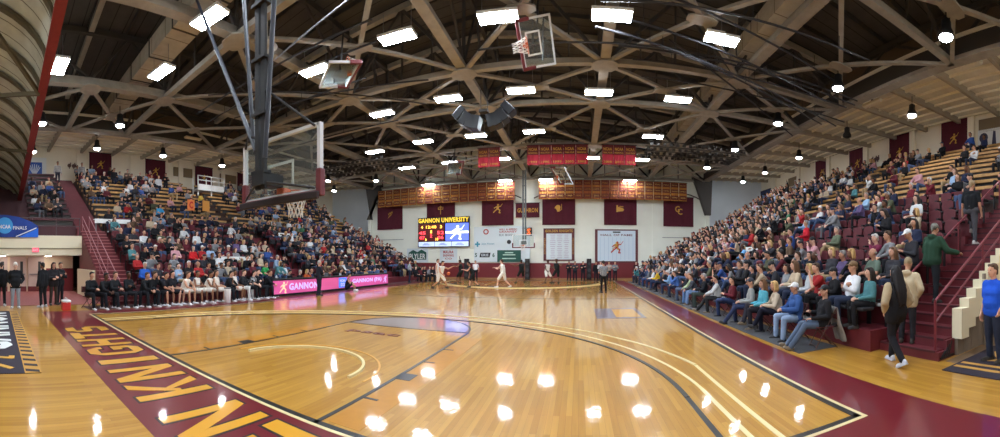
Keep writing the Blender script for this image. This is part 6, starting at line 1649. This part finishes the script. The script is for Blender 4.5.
stand('player in white striding right of the sponsor boards', 503, 287.5, 1.3, dict(arms=('fwd', 'fwd'), legs=('stride', 'push'), lean=.12, hip=.84), WJ, WJ, HR['brown'], SKINS[2], 'none', True, scale=1.14, shoe=(224, 224, 228), tn='jersey', ln='shorts')
stand('player in black below the far hoop', 521.5, 283, .6, dict(arms=('wide', 'down'), legs=('stride', 'stride'), hip=.85), BJ, BJ, HR['dark'], DARKSK[0], 'none', True, scale=1.12, tn='jersey', ln='shorts')
stand('player in white under the left edge of the gold headed board', 547, 283, -2.4, dict(arms=('fwd', 'swing'), legs=('stride', 'stride'), lean=.15, hip=.84), WJ, WJ, HR['dark'], DARKSK[1], 'none', True, scale=1.1, tn='jersey', ln='shorts')
stand('player in black beside the white player under the gold headed board', 557, 283, 2.6, dict(arms=('wide', 'hips'), legs=('stand', 'stride'), lean=.05, hip=.87), BJ, BJ, HR['dark'], DARKSK[0], 'none', True, scale=1.14, tn='jersey', ln='shorts')
for px, tc, lb in ((569, (30, 30, 34), 'person in black by the far wall left of the loudspeaker'), (575, (52, 58, 66), 'person in dark grey shirt by the far wall'), (583, (26, 28, 36), 'person in black sweater close to the far right loudspeaker'), (596, (28, 28, 32), 'person in black jacket behind the referee'), (600.5, (206, 206, 208), 'person in white top behind the referee'), (609, (176, 160, 150), 'person in beige top right of the referee'), (615, (120, 128, 132), 'person in grey top farthest right by the wall padding'), (636, (80, 40, 46), 'person in maroon standing behind the far right rows')):
    stand(lb, px, 280.9, PI+.2, dict(arms='cross' if px % 2 else 'down', legs='stand'), tc, (32, 34, 44), HR['dark' if px < 600 else 'brown'], scale=.98, grp='staff standing along the far wall')
ref = stand('referee in grey and black striped shirt standing at right of the court', 603.5, 292.8, .25, dict(arms=('folded', 'folded'), legs='stand'), (150, 152, 156), (22, 22, 26), HR['dark'], None, 'short', scale=1.03, tn='shirt')
STRIPE = mat_stripes('striped_official_cloth', (170, 172, 176), (24, 24, 28), 0, .055, .85, gap=.5)
for o_ in [ref]+[q for q in COL.objects if str(q.get('label', '')).startswith('person in striped official')]:
    for ch in o_.children:
        if ch.name.split('.')[0] in ('shirt', 'jacket'): ch.data = ch.data.copy(); ch.data.materials[0] = STRIPE; ch['label'] = 'black and grey striped shirt'
for k, px in enumerate((416, 420.5, 425, 429, 433)):
    p = at(px, 281.5); ps = ('lap', 'fwd', 'cross', 'clasp')[k % 4]
    person('person in %s on the far bench, %s from the screen tables' % (('black', 'maroon', 'black', 'grey', 'black')[k], nth(k+1)), (p.x, p.y, -.03), -PI/2-.4, ('c', ps), CP[ps], [(26, 28, 32), (92, 34, 44), (30, 32, 36), (120, 120, 126), (28, 28, 32)][k], (30, 32, 38), HR[('dark', 'brown')[k % 2]], None, group='team on the far bench')
    fold_chair(p.x, p.y, -PI/2-.4, 'maroon folding chair of the far bench, %s from the screen tables' % nth(k+1), 'folding chairs of the far bench')
# the ball
p = at(448.5, 287); t = tag(MB().ell((0, 0, 0), (.12, .12, .12), None, 20, 12).build('basketball', mat('ball_orange', (206, 100, 50), .6, bump=.2, nscale=60), None, True, loc=(p.x, p.y, .92)), 'orange basketball bouncing beside the white dribbler', 'ball')
mb = MB(); n = 24
for ax in range(2):
    for i in range(n):
        a, b = 2*PI*i/n, 2*PI*(i+1)/n
        f_ = (lambda q: V((.121*math.cos(q), .121*math.sin(q), 0))) if ax == 0 else (lambda q: V((.121*math.cos(q), 0, .121*math.sin(q))))
        mb.tube(f_(a), f_(b), .003, .003, 4)
mb.build('seam', BLACK, t)
# standing people high in the left stand and the camera operator at right
for px, s, u, lb, tc in ((113, -1, 9, 'person in dark jacket standing atop the left stand by the first star banner', (34, 36, 44)), (126, -1, 9, 'person in brown top standing tallest at the top of the left stand', (110, 90, 80)), (134, -1, 7, 'person in navy top standing in the left upper stand, near', (40, 46, 70)), (144, -1, 6, 'person in grey sweatshirt standing in the left upper stand', (160, 160, 166)), (150, -1, 8, 'person in pale sweatshirt standing under the second star banner', (186, 186, 190)), (157, -1, 8, 'person in white shirt standing under the second star banner', (200, 202, 206)), (164, -1, 9, 'person in black standing right of the second star banner', (30, 30, 36)),
    (81, -1, 10, 'person in pale top standing at the head of the left stairs', (150, 150, 152)), (57, -1, 10, 'person in pale top standing at the top of the left gallery', (170, 166, 164)), (784, 1, 8, 'person in black filming from the far top of the right stand', (24, 24, 28)), (790, 1, 8, 'person in black with raised arm at the far top of the right stand', (24, 24, 28))):
    c, z = row_up(u); X = CX+s*(c-.12); Y = X/math.tan((px-PX0)/FPX)
    kw = dict(arms='down' if px % 2 else 'cross', legs='stand')
    if px == 790: kw = dict(arms=('up', 'fwd'), legs='stand')
    person(lb, (X-s*.3, Y, row_up(u-1)[1]), (PI/2 if s > 0 else -PI/2), ('u', px), pose(False, **kw), tc, (44, 46, 58), HR[('dark', 'brown')[px % 2]], None, False, 'long', group='people standing in the stands')

for o in list(TS.collection.objects): bpy.data.objects.remove(o)
bpy.data.scenes.remove(TS)
